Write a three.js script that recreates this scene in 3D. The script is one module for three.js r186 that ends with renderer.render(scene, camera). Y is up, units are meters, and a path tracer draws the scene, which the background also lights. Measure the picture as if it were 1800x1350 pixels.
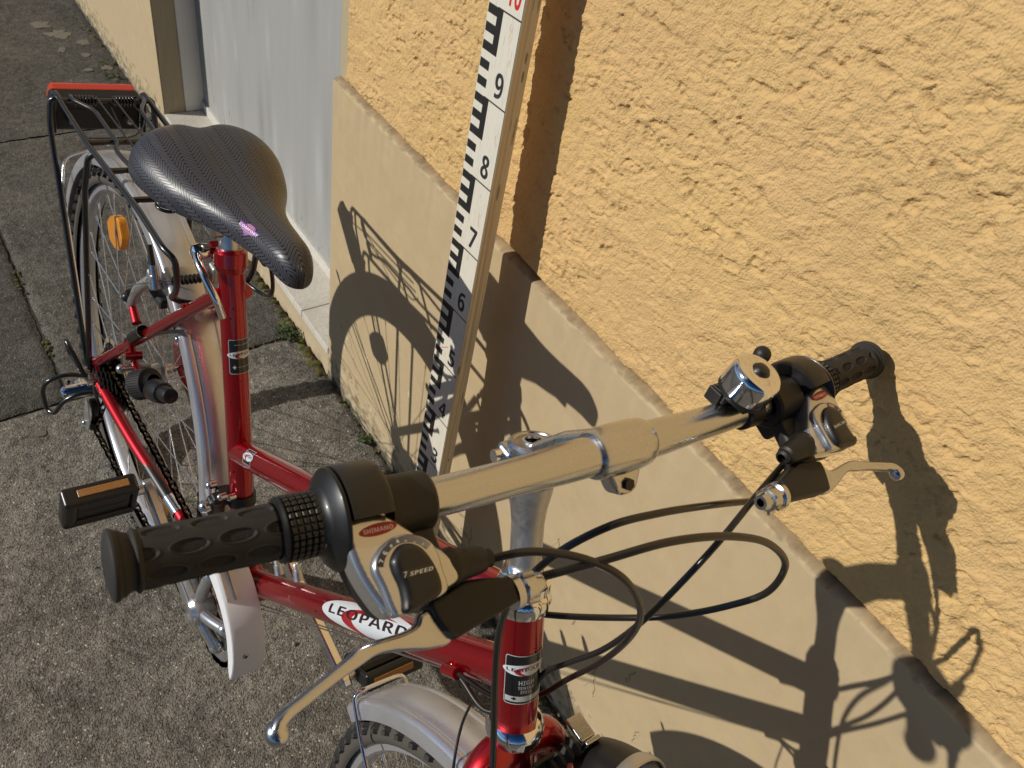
import * as THREE from 'three';
import { Sky } from 'three/addons/objects/Sky.js';
import { ImprovedNoise } from 'three/addons/math/ImprovedNoise.js';
import { mergeGeometries, mergeVertices, toCreasedNormals } from 'three/addons/utils/BufferGeometryUtils.js';
import { RoundedBoxGeometry } from 'three/addons/geometries/RoundedBoxGeometry.js';

// ───────────── camera, sky, sun, exposure ─────────────
const scene = new THREE.Scene();
const camera = new THREE.PerspectiveCamera(49.126, 4 / 3, 0.02, 400);
camera.focus = 0.85; camera.userData.fStop = 20;
camera.position.set(-0.628, 1.383, 0.386);
camera.quaternion.setFromRotationMatrix(new THREE.Matrix4().makeBasis(
  new THREE.Vector3(0.8196, 0.1627, 0.5493).normalize(),
  new THREE.Vector3(0.2907, 0.7081, -0.6435).normalize(),
  new THREE.Vector3(-0.4936, 0.6871, 0.5331).normalize()));
const SUN = new THREE.Vector3(-0.7903, 0.5152, -0.3316).normalize();
const sky = new Sky();
sky.name = 'sky'; sky.userData.kind = 'structure';
sky.scale.setScalar(300);
sky.material.uniforms.turbidity.value = 2;
sky.material.uniforms.rayleigh.value = 0.55;
sky.material.uniforms.mieCoefficient.value = 0.002;
sky.material.uniforms.sunPosition.value.copy(SUN);
scene.add(sky);
scene.environmentIntensity = 0.1;
const sun = new THREE.DirectionalLight(new THREE.Color(1, 0.955, 0.875), 3.4);
sun.position.copy(SUN).multiplyScalar(8); sun.target.position.set(-0.2, 0.4, -0.6);
sun.position.add(sun.target.position);
sun.castShadow = true; sun.shadow.mapSize.set(4096, 4096); sun.shadow.radius = 1;
Object.assign(sun.shadow.camera, { left: -3, right: 3, top: 3, bottom: -3, near: 0.5, far: 20 });
scene.add(sun, sun.target);
const renderer = new THREE.WebGLRenderer({ antialias: true });
renderer.toneMapping = THREE.LinearToneMapping;
renderer.toneMappingExposure = 1.0;
renderer.shadowMap.enabled = true;

// ───────────── helpers ─────────────
let seed = 12345;
const rnd = () => ((seed = (seed * 1664525 + 1013904223) >>> 0) / 4294967296);
const rr = (a, b) => a + (b - a) * rnd();
const perlin = new ImprovedNoise();
const fbm = (x, y, z, o = 4) => { let s = 0, a = 0.5, f = 1; for (let i = 0; i < o; i++) { s += a * perlin.noise(x * f, y * f, z * f + i * 7.3); a *= 0.5; f *= 2.03; } return s; };
const sstep = (a, b, x) => { const t = Math.min(1, Math.max(0, (x - a) / (b - a))); return t * t * (3 - 2 * t); };
const lerp = (a, b, t) => a + (b - a) * t;
const V = (x, y, z) => new THREE.Vector3(x, y, z);
const lin = (r, g, b) => new THREE.Color().setRGB(r, g, b);
const used = {};
const numbered = (n) => { const k = used[n] = (used[n] ?? -1) + 1; return k ? `${n}_${String(k).padStart(3, '0')}` : n; };
function part(name, geo, m, parent) {
  const o = new THREE.Mesh(geo, m); o.name = name; o.castShadow = o.receiveShadow = true; parent.add(o); return o;
}
function group(name, parent) { const o = new THREE.Group(); o.name = name; parent.add(o); return o; }
function thing(name, label, category, grp) {
  const o = new THREE.Group(); o.name = numbered(name); o.userData = { label, category }; if (grp) o.userData.group = grp; scene.add(o); return o;
}
const creased = (g, a) => { const h = g.clone(); h.scale(1000, 1000, 1000); const k = toCreasedNormals(h, a); k.scale(0.001, 0.001, 0.001); return k; };
const norm = (g) => { let h = g.index ? g.toNonIndexed() : g; for (const k of Object.keys(h.attributes)) if (!['position', 'normal', 'uv'].includes(k)) h.deleteAttribute(k); if (!h.attributes.normal) h.computeVertexNormals(); return h; };
const merge = (...gs) => mergeGeometries(gs.flat().map(norm), false);
function flip(g) {
  if (g.index) { const a = g.index.array; for (let i = 0; i < a.length; i += 3) { const t = a[i]; a[i] = a[i + 2]; a[i + 2] = t; } return g; }
  for (const k of Object.keys(g.attributes)) { const at = g.attributes[k], n = at.itemSize, a = at.array; for (let i = 0; i < at.count; i += 3) for (let j = 0; j < n; j++) { const t = a[i * n + j]; a[i * n + j] = a[(i + 2) * n + j]; a[(i + 2) * n + j] = t; } }
  return g;
}
function xf(g, m) { const h = g.clone(); h.applyMatrix4(m); if (m.determinant() < 0) flip(h); return h; }
const basis = (o, x, y, z) => new THREE.Matrix4().makeBasis(x, y, z).setPosition(o);
// cylinder/cone from p to q
function rod(p, q, r1, r2 = r1, n = 20, open = false) {
  const d = q.clone().sub(p), L = d.length();
  const g = new THREE.CylinderGeometry(r2, r1, L, n, 1, open);
  g.applyQuaternion(new THREE.Quaternion().setFromUnitVectors(V(0, 1, 0), d.normalize()));
  g.translate((p.x + q.x) / 2, (p.y + q.y) / 2, (p.z + q.z) / 2); return g;
}
function tube(pts, r, seg = 60, n = 10, closed = false, tension = 0.5) {
  const c = new THREE.CatmullRomCurve3(pts.map((p) => (p.isVector3 ? p : V(...p))), closed, 'centripetal', tension);
  return new THREE.TubeGeometry(c, seg, r, n, closed);
}
// rounded polyline tube (wire bent with tight corners)
function wire(pts, r, bend = 0.012, n = 8) {
  const P = pts.map((p) => V(...p)), cp = new THREE.CurvePath(); let cur = P[0];
  for (let i = 1; i < P.length - 1; i++) {
    const a = P[i].clone().sub(P[i - 1]), b = P[i + 1].clone().sub(P[i]), k = Math.min(bend, a.length() * 0.45, b.length() * 0.45);
    const s = P[i].clone().addScaledVector(a.normalize(), -k), e = P[i].clone().addScaledVector(b.normalize(), k);
    cp.add(new THREE.LineCurve3(cur, s)); cp.add(new THREE.QuadraticBezierCurve3(s, P[i], e)); cur = e;
  }
  cp.add(new THREE.LineCurve3(cur, P[P.length - 1]));
  return new THREE.TubeGeometry(cp, Math.max(24, P.length * 14), r, n, false);
}
const ball = (p, r, n = 14) => { const g = new THREE.SphereGeometry(r, n, Math.round(n * 0.7)); g.translate(p.x, p.y, p.z); return g; };
const box = (sx, sy, sz, x, y, z, r = 0.001) => { const g = new RoundedBoxGeometry(sx, sy, sz, 2, Math.min(r, sx / 2.1, sy / 2.1, sz / 2.1)); g.translate(x, y, z); return g; };
// smooth closed outline in (a, f) → slab lying in the x/z plane, top face at y = h
function closed(pts, n = 72) {
  const c = new THREE.CatmullRomCurve3(pts.map((p) => V(p[0], p[1], 0)), true, 'centripetal');
  return new THREE.Shape(c.getSpacedPoints(n).slice(0, -1).map((p) => new THREE.Vector2(p.x, p.y)));
}
function slab(shape, h, depth, bev, crease = 0.7, seg = 4) {
  let g = new THREE.ExtrudeGeometry(shape, { depth: depth - 2 * bev, bevelEnabled: bev > 0, bevelSize: bev, bevelThickness: bev, bevelOffset: -bev, bevelSegments: seg, curveSegments: 16 });
  g.rotateX(Math.PI / 2); g.translate(0, h - bev, 0);
  return creased(g, crease);
}
// lathe about the x axis; prof = [[x, r], ...]
function latheX(prof, n = 40, phi0 = 0, phi = Math.PI * 2) {
  const g = new THREE.LatheGeometry(prof.map((p) => new THREE.Vector2(p[1], p[0])), n, phi0, phi);
  // (r sin φ, axial, r cos φ) → (axial, r sin φ, r cos φ)
  const m = new THREE.Matrix4().set(0, 1, 0, 0, 1, 0, 0, 0, 0, 0, 1, 0, 0, 0, 0, 1);
  g.applyMatrix4(m); flip(g);
  const h = creased(g, 0.6); return h;
}
function grid(nu, nv, f, uvf) {
  const pos = [], uv = [], idx = [];
  for (let j = 0; j <= nv; j++) for (let i = 0; i <= nu; i++) { const p = f(i / nu, j / nv, i, j); pos.push(p.x, p.y, p.z); const t = uvf ? uvf(i / nu, j / nv, p) : [i / nu, j / nv]; uv.push(t[0], t[1]); }
  for (let j = 0; j < nv; j++) for (let i = 0; i < nu; i++) { const a = j * (nu + 1) + i, b = a + 1, c = a + nu + 1, d = c + 1; idx.push(a, b, d, a, d, c); }
  const g = new THREE.BufferGeometry();
  g.setAttribute('position', new THREE.Float32BufferAttribute(pos, 3)); g.setAttribute('uv', new THREE.Float32BufferAttribute(uv, 2));
  g.setIndex(idx); g.computeVertexNormals(); return g;
}
// textures
function dataTex(w, h, fn, srgb = false) {
  const d = new Uint8Array(w * h * 4);
  for (let y = 0; y < h; y++) for (let x = 0; x < w; x++) { const c = fn(x, y), k = (y * w + x) * 4; d[k] = c[0]; d[k + 1] = c[1]; d[k + 2] = c[2]; d[k + 3] = c[3] ?? 255; }
  const t = new THREE.DataTexture(d, w, h); t.wrapS = t.wrapT = THREE.RepeatWrapping; t.magFilter = t.minFilter = THREE.LinearFilter; if (srgb) t.colorSpace = THREE.SRGBColorSpace; t.needsUpdate = true; return t;
}
function canvasTex(w, h, draw, srgb = true) {
  const c = document.createElement('canvas'); c.width = w; c.height = h; const x = c.getContext('2d'); draw(x, w, h);
  const t = new THREE.CanvasTexture(c); if (srgb) t.colorSpace = THREE.SRGBColorSpace; t.anisotropy = 8; return t;
}
const clamp8 = (v) => Math.max(0, Math.min(255, v | 0));
const toS = (l) => clamp8(255 * (l <= 0.0031308 ? 12.92 * l : 1.055 * Math.pow(l, 1 / 2.4) - 0.055));
// tileable value noise
function tileNoise(n, cells, sd) {
  const g = new Float32Array(cells * cells); let s = sd; for (let i = 0; i < g.length; i++) { s = (s * 1664525 + 1013904223) >>> 0; g[i] = s / 4294967296; }
  return (x, y) => { const fx = x / n * cells, fy = y / n * cells, ix = Math.floor(fx), iy = Math.floor(fy), u = fx - ix, v = fy - iy, a = u * u * (3 - 2 * u), b = v * v * (3 - 2 * v), G = (i, j) => g[((j % cells + cells) % cells) * cells + ((i % cells + cells) % cells)]; return lerp(lerp(G(ix, iy), G(ix + 1, iy), a), lerp(G(ix, iy + 1), G(ix + 1, iy + 1), a), b); };
}

// ───────────── materials ─────────────
const std = (o) => new THREE.MeshStandardMaterial(o);
const phys = (o) => new THREE.MeshPhysicalMaterial(o);
const fineN = tileNoise(256, 128, 5), midN = tileNoise(256, 24, 9), lowN = tileNoise(256, 6, 19);
const speck = dataTex(256, 256, (x, y) => { const v = 255 * (0.55 * fineN(x, y) + 0.3 * midN(x, y) + 0.15 * lowN(x, y)); return [v, v, v]; });
const smudge = dataTex(256, 256, (x, y) => { const v = 120 + 135 * (0.25 * fineN(x, y) + 0.35 * midN(x, y) + 0.4 * lowN(x, y)); return [v, v, v]; });
smudge.repeat.set(2, 2);
const M = {
  red: phys({ color: lin(0.40, 0.004, 0.010), metalness: 0.78, roughness: 0.36, clearcoat: 1, clearcoatRoughness: 0.04 }),
  alu: std({ color: lin(0.60, 0.615, 0.645), metalness: 1, roughness: 0.35, roughnessMap: smudge }),
  brushed: std({ color: lin(0.6, 0.6, 0.6), metalness: 1, roughness: 0.62, roughnessMap: smudge }),
  chrome: std({ color: lin(0.86, 0.86, 0.87), metalness: 1, roughness: 0.1 }),
  steel: std({ color: lin(0.6, 0.6, 0.6), metalness: 1, roughness: 0.3 }),
  fender: phys({ color: lin(0.66, 0.665, 0.70), metalness: 0.72, roughness: 0.45, clearcoat: 0.25, clearcoatRoughness: 0.2 }),
  silverPaint: phys({ color: lin(0.62, 0.62, 0.62), metalness: 0.85, roughness: 0.24, clearcoat: 0.6, clearcoatRoughness: 0.08 }),
  black: std({ color: lin(0.013, 0.012, 0.011), roughness: 0.5, bumpMap: speck, bumpScale: 0.00006 }),
  gloss: phys({ color: lin(0.009, 0.0085, 0.008), roughness: 0.42, clearcoat: 0.15, clearcoatRoughness: 0.15 }),
  rubber: std({ color: lin(0.022, 0.0205, 0.019), roughness: 0.72, bumpMap: speck, bumpScale: 0.00004 }),
  tyre: std({ color: lin(0.055, 0.051, 0.046), roughness: 0.85, bumpMap: speck, bumpScale: 0.0006 }),
  wall_tyre: std({ color: lin(0.075, 0.066, 0.052), roughness: 0.85 }),
  blackPaint: phys({ color: lin(0.009, 0.009, 0.009), roughness: 0.3, clearcoat: 0.6, clearcoatRoughness: 0.12 }),
  chain: std({ color: lin(0.16, 0.13, 0.09), metalness: 0.8, roughness: 0.45 }),
  cog: std({ color: lin(0.045, 0.042, 0.038), metalness: 0.6, roughness: 0.5 }),
  white: phys({ color: lin(0.87, 0.865, 0.88), roughness: 0.38, clearcoat: 0.3, clearcoatRoughness: 0.3 }),
  amber: phys({ color: lin(0.9, 0.33, 0.01), roughness: 0.18, clearcoat: 1, clearcoatRoughness: 0.08, bumpMap: speck, bumpScale: 0.0008 }),
  amberDull: phys({ color: lin(0.42, 0.17, 0.015), roughness: 0.3, clearcoat: 0.6, clearcoatRoughness: 0.2, bumpMap: speck, bumpScale: 0.0006 }),
  redLens: phys({ color: lin(0.85, 0.05, 0.01), roughness: 0.15, clearcoat: 1, clearcoatRoughness: 0.05 }),
  brass: std({ color: lin(0.55, 0.5, 0.38), metalness: 1, roughness: 0.4 }),
  cable: phys({ color: lin(0.012, 0.010, 0.008), roughness: 0.35, clearcoat: 0.4, clearcoatRoughness: 0.2 }),
};
M.fender.roughnessMap = smudge;
const decal = (t, o = {}) => phys({ map: t, roughness: 0.3, clearcoat: 0.8, clearcoatRoughness: 0.08, alphaTest: 0.5, side: THREE.DoubleSide, ...o });

// ═════════════ THE SETTING ═════════════
const SLOPE = 0.0186;
// ── pavement ──
{
  const N = 2048, SZ = 1.5;
  // grains: jittered cells (one grain about 3.5 mm), tileable
  const C = 560, gx = new Float32Array(C * C), gy = new Float32Array(C * C), gt = new Float32Array(C * C), gh = new Float32Array(C * C);
  for (let i = 0; i < C * C; i++) { gx[i] = rnd(); gy[i] = rnd(); gt[i] = rnd(); gh[i] = rnd(); }
  const lo = tileNoise(N, 9, 31), mi = tileNoise(N, 40, 37), fi = tileNoise(N, 700, 41), mi2 = tileNoise(N, 130, 43);
  const col = new Uint8Array(N * N * 4), hgt = new Uint8Array(N * N * 4), cs = C / N;
  for (let y = 0; y < N; y++) for (let x = 0; x < N; x++) {
    const fx = x * cs, fy = y * cs, ix = Math.floor(fx), iy = Math.floor(fy); let d1 = 9, d2 = 9, best = 0;
    for (let j = -1; j <= 1; j++) for (let i = -1; i <= 1; i++) {
      const q = ((iy + j + C) % C) * C + (ix + i + C) % C, dx = ix + i + gx[q] - fx, dy = iy + j + gy[q] - fy, d = dx * dx + dy * dy;
      if (d < d1) { d2 = d1; d1 = d; best = q; } else if (d < d2) d2 = d;
    }
    const e = Math.min(1, (Math.sqrt(d2) - Math.sqrt(d1)) * 2.2), t = gt[best], big = gh[best];
    const k = (y * N + x) * 4, L = lo(x, y), m = mi(x, y), m2 = mi2(x, y), f = fi(x, y);
    // binder with grains of stone in it
    let v = 0.103 + 0.045 * (m - 0.5) + 0.03 * (L - 0.5) + 0.06 * (m2 - 0.5) + 0.03 * (f - 0.5);
    let r = v * 1.05, g = v * 0.98, b = v * 0.85;
    if (t > 0.55) { const s = e * (t > 0.985 ? 0.34 : t > 0.93 ? 0.12 : 0.045); r += s * (0.95 + 0.25 * big); g += s; b += s * (0.92 - 0.35 * big); }
    else if (t < 0.24) { const s = 0.62 * e; r *= 1 - s; g *= 1 - s; b *= 1 - s * 0.9; }
    col[k] = toS(r); col[k + 1] = toS(g); col[k + 2] = toS(b); col[k + 3] = 255;
    const h = 0.30 + 0.42 * e * big + 0.3 * (m2 - 0.5) + 0.2 * (m - 0.5) + 0.12 * (f - 0.5);
    hgt[k] = hgt[k + 1] = hgt[k + 2] = clamp8(255 * h); hgt[k + 3] = 255;
  }
  const mk = (d, s) => { const t = new THREE.DataTexture(d, N, N); t.wrapS = t.wrapT = THREE.RepeatWrapping; t.magFilter = t.minFilter = THREE.LinearFilter; if (s) t.colorSpace = THREE.SRGBColorSpace; t.needsUpdate = true; return t; };
  const tc = mk(col, true), th = mk(hgt, false);
  const concrete = std({ map: tc, bumpMap: th, bumpScale: 0.0048, roughness: 0.92, vertexColors: true });
  const bed = std({ color: lin(0.05, 0.045, 0.035), roughness: 1 });
  const pave = new THREE.Group(); pave.name = 'pavement'; pave.userData = { kind: 'structure' }; scene.add(pave);
  pave.rotation.z = Math.atan(SLOPE);
  const bg = new THREE.PlaneGeometry(300, 300); bg.rotateX(-Math.PI / 2); bg.translate(-150 + 0.1, -0.009, 0);
  part('joint_bed', bg, bed, pave);
  // one slab: fine grid with a slightly hollow, worn surface and crumbled edges
  const cuts = (a, b, fine) => { const n = Math.max(1, Math.round((b - a) / fine)), o = []; for (let i = 0; i <= n; i++) o.push(a + (b - a) * i / n); return o; };
  function slabOf(x0, x1, z0, z1, step, tone, rough, off) {
    const nx = Math.round((x1 - x0) / step), nz = Math.round((z1 - z0) / step), colr = [];
    const g = grid(nx, nz, (u, v) => {
      let x = lerp(x0, x1, u), z = lerp(z0, z1, v);
      const e = Math.min(x - x0, x1 - x, z - z0, z1 - z);
      const wob = 0.004 * fbm(x * 18, z * 18, off, 3), ed = sstep(0.016 + wob * 2, 0.001, e);
      if (u === 0 || u === 1) x += 0.006 * fbm(z * 25, off, 1, 3);
      if (v === 0 || v === 1) z += 0.006 * fbm(x * 25, off, 4, 3);
      const y = 0.004 * fbm(x * 3, z * 3, off, 3) + rough * (0.0026 * fbm(x * 45, z * 45, off, 3) + 0.0026 * fbm(x * 120, z * 120, off, 2)) - (z1 < -2 || z0 < -2.05 && e === z - z0 ? 0.0011 : 0.006) * ed * ed;
      const t = tone * (0.97 + 0.18 * fbm(x * 2.3, z * 2.3, off + 2, 4) + 0.2 * fbm(x * 9, z * 9, off + 5, 3));
      const dirt = sstep(0.16, 0.0, -x + 0.03 * fbm(z * 9, 3, off, 3));          // darker, damper strip along the wall
      const k = t * (1 - 0.22 * dirt);
      colr.push(k * 1.02, k, k * 0.97);
      return V(x, y, z);
    }, (u, v, p) => [p.x / SZ, p.z / SZ]);
    flip(g); g.computeVertexNormals();
    g.setAttribute('color', new THREE.Float32BufferAttribute(colr, 3));
    // skirt down into the joint
    return g;
  }
  const J = 0.0035;
  part('paving_slab', slabOf(-1.25, -0.0135, -1.052 + J, 1.15, 0.0055, 1.55, 1.3, 0), concrete, pave);
  part('paving_slab', slabOf(-0.53 + J, -0.0135, -2.13 + 0.0002, -1.052 - J, 0.006, 0.86, 0.8, 11), concrete, pave);
  part('paving_slab', slabOf(-1.25, -0.53 - J, -2.13 + 0.0002, -1.052 - J, 0.008, 0.74, 0.8, 23), concrete, pave);
  part('paving_slab', slabOf(-1.25, -0.0135, -3.6, -2.13 - 0.0002, 0.01, 0.74, 0.8, 37), concrete, pave);
  part('paving_slab', slabOf(-1.25, -0.0135, -7.5, -3.607, 0.04, 0.74, 0.5, 41), concrete, pave);
  part('paving_slab', slabOf(-1.25, -0.0135, 1.157, 6, 0.04, 1.2, 0.5, 43), concrete, pave);
  part('paving_slab', slabOf(-3, -1.257, -7.5, 6, 0.05, 1.1, 0.5, 47), concrete, pave);
  // loose grit: small stones lying on the slabs
  {
    seed = 606; const n = 420, st = new THREE.InstancedMesh(new THREE.IcosahedronGeometry(1, 1), std({ color: 0xffffff, roughness: 0.9 }), n), m4 = new THREE.Matrix4(), q = new THREE.Quaternion(), c = new THREE.Color();
    for (let i = 0; i < n; i++) {
      const wall = rnd() < 0.45, x = wall ? -0.016 - Math.abs(rr(-1, 1) * rr(0, 1)) * 0.09 : rr(-0.95, -0.02), z = rr(-2.9, 0.1), s = rr(0.0008, 0.0021) * (rnd() < 0.06 ? 1.8 : 1);
      q.setFromEuler(new THREE.Euler(rr(0, 6), rr(0, 6), rr(0, 6))); m4.compose(V(x, s * 0.4, z), q, V(s * rr(0.8, 1.5), s * rr(0.6, 1), s * rr(0.8, 1.3))); st.setMatrixAt(i, m4);
      const k = rr(0.09, 0.3); c.setRGB(k * 1.05, k, k * rr(0.75, 0.95)); st.setColorAt(i, c);
    }
    st.name = 'grit'; st.userData.kind = 'stuff'; st.castShadow = st.receiveShadow = true; pave.add(st);
  }
  // splashes of pale render that dried on the ground by the wall
  const pg = [];
  for (const [x, z, s] of [[-0.13, -2.78, 0.055], [-0.17, -2.86, 0.04], [-0.07, -2.7, 0.03], [-0.09, -2.6, 0.022], [-0.05, -2.5, 0.026], [-0.05, -2.42, 0.03], [-0.04, -2.36, 0.025], [-0.055, -2.3, 0.022], [-0.035, -2.24, 0.03], [-0.075, -2.22, 0.016], [-0.03, -2.16, 0.024], [-0.11, -2.5, 0.02], [-0.15, -2.66, 0.022], [-0.60, -0.98, 0.016]]) {
    const g = new THREE.IcosahedronGeometry(s * 0.62, 4), p = g.attributes.position;
    for (let i = 0; i < p.count; i++) { const q = V(p.getX(i), p.getY(i), p.getZ(i)), k = 1 + 1.5 * fbm(q.x * 45 + x * 30, q.z * 45 + z * 30, 2, 3); p.setXYZ(i, q.x * k, q.y * 0.06, q.z * k * 1.1); }
    g.translate(x, 0.0015, z); g.computeVertexNormals(); pg.push(g);
  }
  const ce = part('cement_splash', merge(pg), std({ color: lin(0.17, 0.155, 0.12), roughness: 0.95, bumpMap: speck, bumpScale: 0.001 }), pave); ce.userData.kind = 'stuff';
}

// ── house wall: smooth painted plinth, rough ochre plaster above, door opening ──
const XP = -0.0125, ZN = -0.8946, ZF = -2.0126, HP = 0.7115;
{
  const wall = thing('house_wall', 'ochre roughcast house wall above a smooth beige plinth, with a recessed doorway', 'wall');
  // plinth paint with hairline cracks, chips and weathered foot (texture in metres: 1.6 m × 0.8 m)
  const crack = (x, W, H, px, py, len, ang, w, c) => { x.strokeStyle = c; x.lineWidth = w; x.beginPath(); x.moveTo(px, py); let a = ang; for (let i = 0; i < len; i++) { a = ang + rr(-1.1, 1.1); px += Math.cos(a) * 4; py += Math.sin(a) * 4; x.lineTo(px, py); if (rnd() < 0.06) x.moveTo(px + rr(-2, 2), py + 5); } x.stroke(); };
  const W = 2048, H = 1024, mpx = 1.6 / W;   // u: z from -0.9 (0) to 0.7 (1); v: y 0 … 0.8
  const draw = (x, bump) => {
    x.fillStyle = bump ? '#b0b0b0' : '#bca783'; x.fillRect(0, 0, W, H);
    for (let i = 0; i < 9000; i++) { const a = rr(0.004, 0.016), g = rnd() < 0.5; x.fillStyle = bump ? `rgba(${g ? 255 : 90},${g ? 255 : 90},${g ? 255 : 90},${a * 2.4})` : `rgba(${g ? '255,240,205' : '110,88,60'},${a})`; const s = rr(2, 26); x.beginPath(); x.ellipse(rr(0, W), rr(0, H), s, s * rr(0.4, 1), rr(0, 3), 0, 7); x.fill(); }
    const Y = (m) => H - m / 0.8 * H, Z = (z) => (z + 0.9) / mpx;
    // weathered foot
    for (let i = 0; i < 2600; i++) { const h = Math.abs(rr(-1, 1) * rr(0, 1)) * 0.11, z = rr(-0.9, 0.7); const pale = rnd() < 0.55; x.fillStyle = bump ? (pale ? 'rgba(190,190,190,0.25)' : 'rgba(80,80,80,0.3)') : (pale ? 'rgba(196,182,152,0.34)' : 'rgba(88,76,56,0.24)'); const s = rr(2, 11); x.beginPath(); x.ellipse(Z(z), Y(h), s * rr(1, 2), s, 0, 0, 7); x.fill(); }
    if (!bump) for (let i = 0; i < 420; i++) { const h = Math.abs(rr(-1, 1) * rr(0, 1)) * 0.02, z = rr(-0.9, 0.7); x.fillStyle = 'rgba(60,56,42,0.35)'; x.beginPath(); x.ellipse(Z(z), Y(h), rr(4, 20), rr(2, 8), 0, 0, 7); x.fill(); }
    const c = bump ? 'rgba(20,20,20,0.9)' : 'rgba(70,55,38,0.75)';
    for (const [z, y, n, a] of [[-0.80, 0.19, 16, 1.2], [-0.83, 0.20, 9, 1.9], [-0.78, 0.15, 10, 0.8], [-0.70, 0.08, 22, 0.6], [-0.68, 0.05, 12, 1.4], [-0.3, 0.14, 26, 1.5], [-0.26, 0.12, 18, 0.6], [-0.22, 0.13, 22, 1.3], [-0.24, 0.08, 14, 2.2], [0.02, 0.10, 24, 1.2], [0.05, 0.22, 30, 1.5], [0.11, 0.30, 18, 1.7], [-0.02, 0.26, 12, 1.5], [-0.1, 0.36, 10, 1.4], [0.16, 0.2, 14, 1.5]]) crack(x, W, H, Z(z), Y(y), n, a, rr(1.0, 1.9), c);
    for (const [z, y] of [[-0.81, 0.18], [-0.82, 0.145], [-0.72, 0.2], [-0.69, 0.075], [-0.55, 0.25]]) { x.fillStyle = bump ? '#505050' : 'rgba(210,196,165,0.75)'; x.beginPath(); for (let k = 0; k < 9; k++) { const a = k / 9 * 6.28, s = rr(3, 9); x.lineTo(Z(z) + Math.cos(a) * s, Y(y) + Math.sin(a) * s * 1.8); } x.fill(); }
    // rough, greyer rim under the plaster
    if (!bump) { x.fillStyle = 'rgba(104,86,64,0.16)'; x.fillRect(0, 0, W, Y(0.7105)); }
    for (let i = 0; i < 1500; i++) { const y = rr(0.7085, 0.735), z = rr(-0.9, 0.7); x.fillStyle = bump ? (rnd() < 0.5 ? 'rgba(40,40,40,0.35)' : 'rgba(255,255,255,0.3)') : 'rgba(104,84,62,0.14)'; x.beginPath(); x.ellipse(Z(z), Y(y), rr(2, 12), rr(1, 4), 0, 0, 7); x.fill(); }
  };
  seed = 77; const pc = canvasTex(W, H, (x) => draw(x, false)); seed = 77; const pb = canvasTex(W, H, (x) => draw(x, true), false);
  for (const t of [pc, pb]) t.wrapS = t.wrapT = THREE.MirroredRepeatWrapping;
  const plinthM = std({ map: pc, bumpMap: pb, bumpScale: 0.0012, roughness: 0.85 });
  const pUV = (u, v, p) => [(p.z + 0.9) / 1.6, p.y / 0.8];
  // plinth face with a thrown, uneven foot and a chipped sloping rim
  const prof = [[0.0, -0.03], [0.002, -0.001], [0.0005, 0.02], [0, 0.06], [0, 0.2], [0, 0.4], [0, 0.6], [0, HP - 0.006], [0.0006, HP - 0.003], [0.003, HP], [0.008, HP + 0.0015], [0.0135, HP + 0.0025], [0.024, HP + 0.003]];
  function plinth(z0, z1, step) {
    const n = Math.round((z1 - z0) / step);
    const g = grid(n, prof.length - 1, (u, v, i, j) => {
      const z = lerp(z0, z1, u), [dx, y] = prof[j], foot = sstep(0.05, 0, y), rim = sstep(HP - 0.02, HP, y);
      const n1 = fbm(z * 22, y * 22, 3, 3), n2 = fbm(z * 70, y * 70, 8, 3);
      return V(XP + dx - foot * 0.004 * (0.5 + n1 * 1.6) + rim * 0.0045 * n2 + 0.0012 * fbm(z * 2.5, y * 2.5, 1, 2), y + rim * 0.004 * n1, z);
    }, pUV);
    flip(g); g.computeVertexNormals(); return g;
  }
  part('plinth', plinth(ZN, 0.75, 0.006), plinthM, wall);
  part('plinth', plinth(0.75, 5, 0.05), plinthM, wall);
  part('plinth', plinth(-3.4, ZF, 0.01), plinthM, wall);
  part('plinth', plinth(-7, -3.4, 0.05), plinthM, wall);
  // rough plaster
  const cell = (ix, iy, k) => { let h = (ix * 374761393 + iy * 668265263 + k * 1442695041) | 0; h = Math.imul(h ^ (h >>> 13), 1274126177); return ((h ^ (h >>> 16)) >>> 0) / 4294967296; };
  // grains of the roughcast: rounded lumps thrown at random, some missing (leaving pits)
  const lumps = (z, y, sz, k) => { const fx = z / sz, fy = y / sz, ix = Math.floor(fx), iy = Math.floor(fy); let m = 0; for (let b = -1; b <= 1; b++) for (let a = -1; a <= 1; a++) { const X = ix + a, Y = iy + b, dx = X + cell(X, Y, k) - fx, dy = Y + cell(X, Y, k + 1) - fy, r = 0.35 + 0.5 * cell(X, Y, k + 2), q = 1 - (dx * dx + dy * dy) / (r * r); if (q > 0) m = Math.max(m, Math.pow(q, 0.6) * (0.25 + 0.75 * cell(X, Y, k + 3))); } return m; };
  const yel = (z, y) => {
    const wz = z + 0.012 * fbm(z * 30, y * 30, 3, 2), wy = y + 0.012 * fbm(z * 30, y * 30, 13, 2);
    const big = fbm(z * 4.5, y * 4.5, 2, 3);
    const t1 = sstep(-0.012, 0.028, fbm(wz * 8, wy * 8, 5, 4)), t2 = sstep(-0.02, 0.03, fbm(wz * 19, wy * 23, 25, 4) - 0.06), t3 = sstep(0.0, 0.04, fbm(wz * 14 + wy * 9, wy * 26, 35, 4) - 0.10);
    const rough = sstep(-0.06, 0.16, fbm(z * 6.5 + 4, y * 6.5, 31, 4));
    const l1 = lumps(wz, wy, 0.0105, 1), l2 = lumps(wz * 1.1 + wy * 0.2, wy, 0.0058, 9);
    const sm = fbm(z * 60, y * 60, 9, 3), fine = fbm(z * 170, y * 170, 14, 3);
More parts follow.
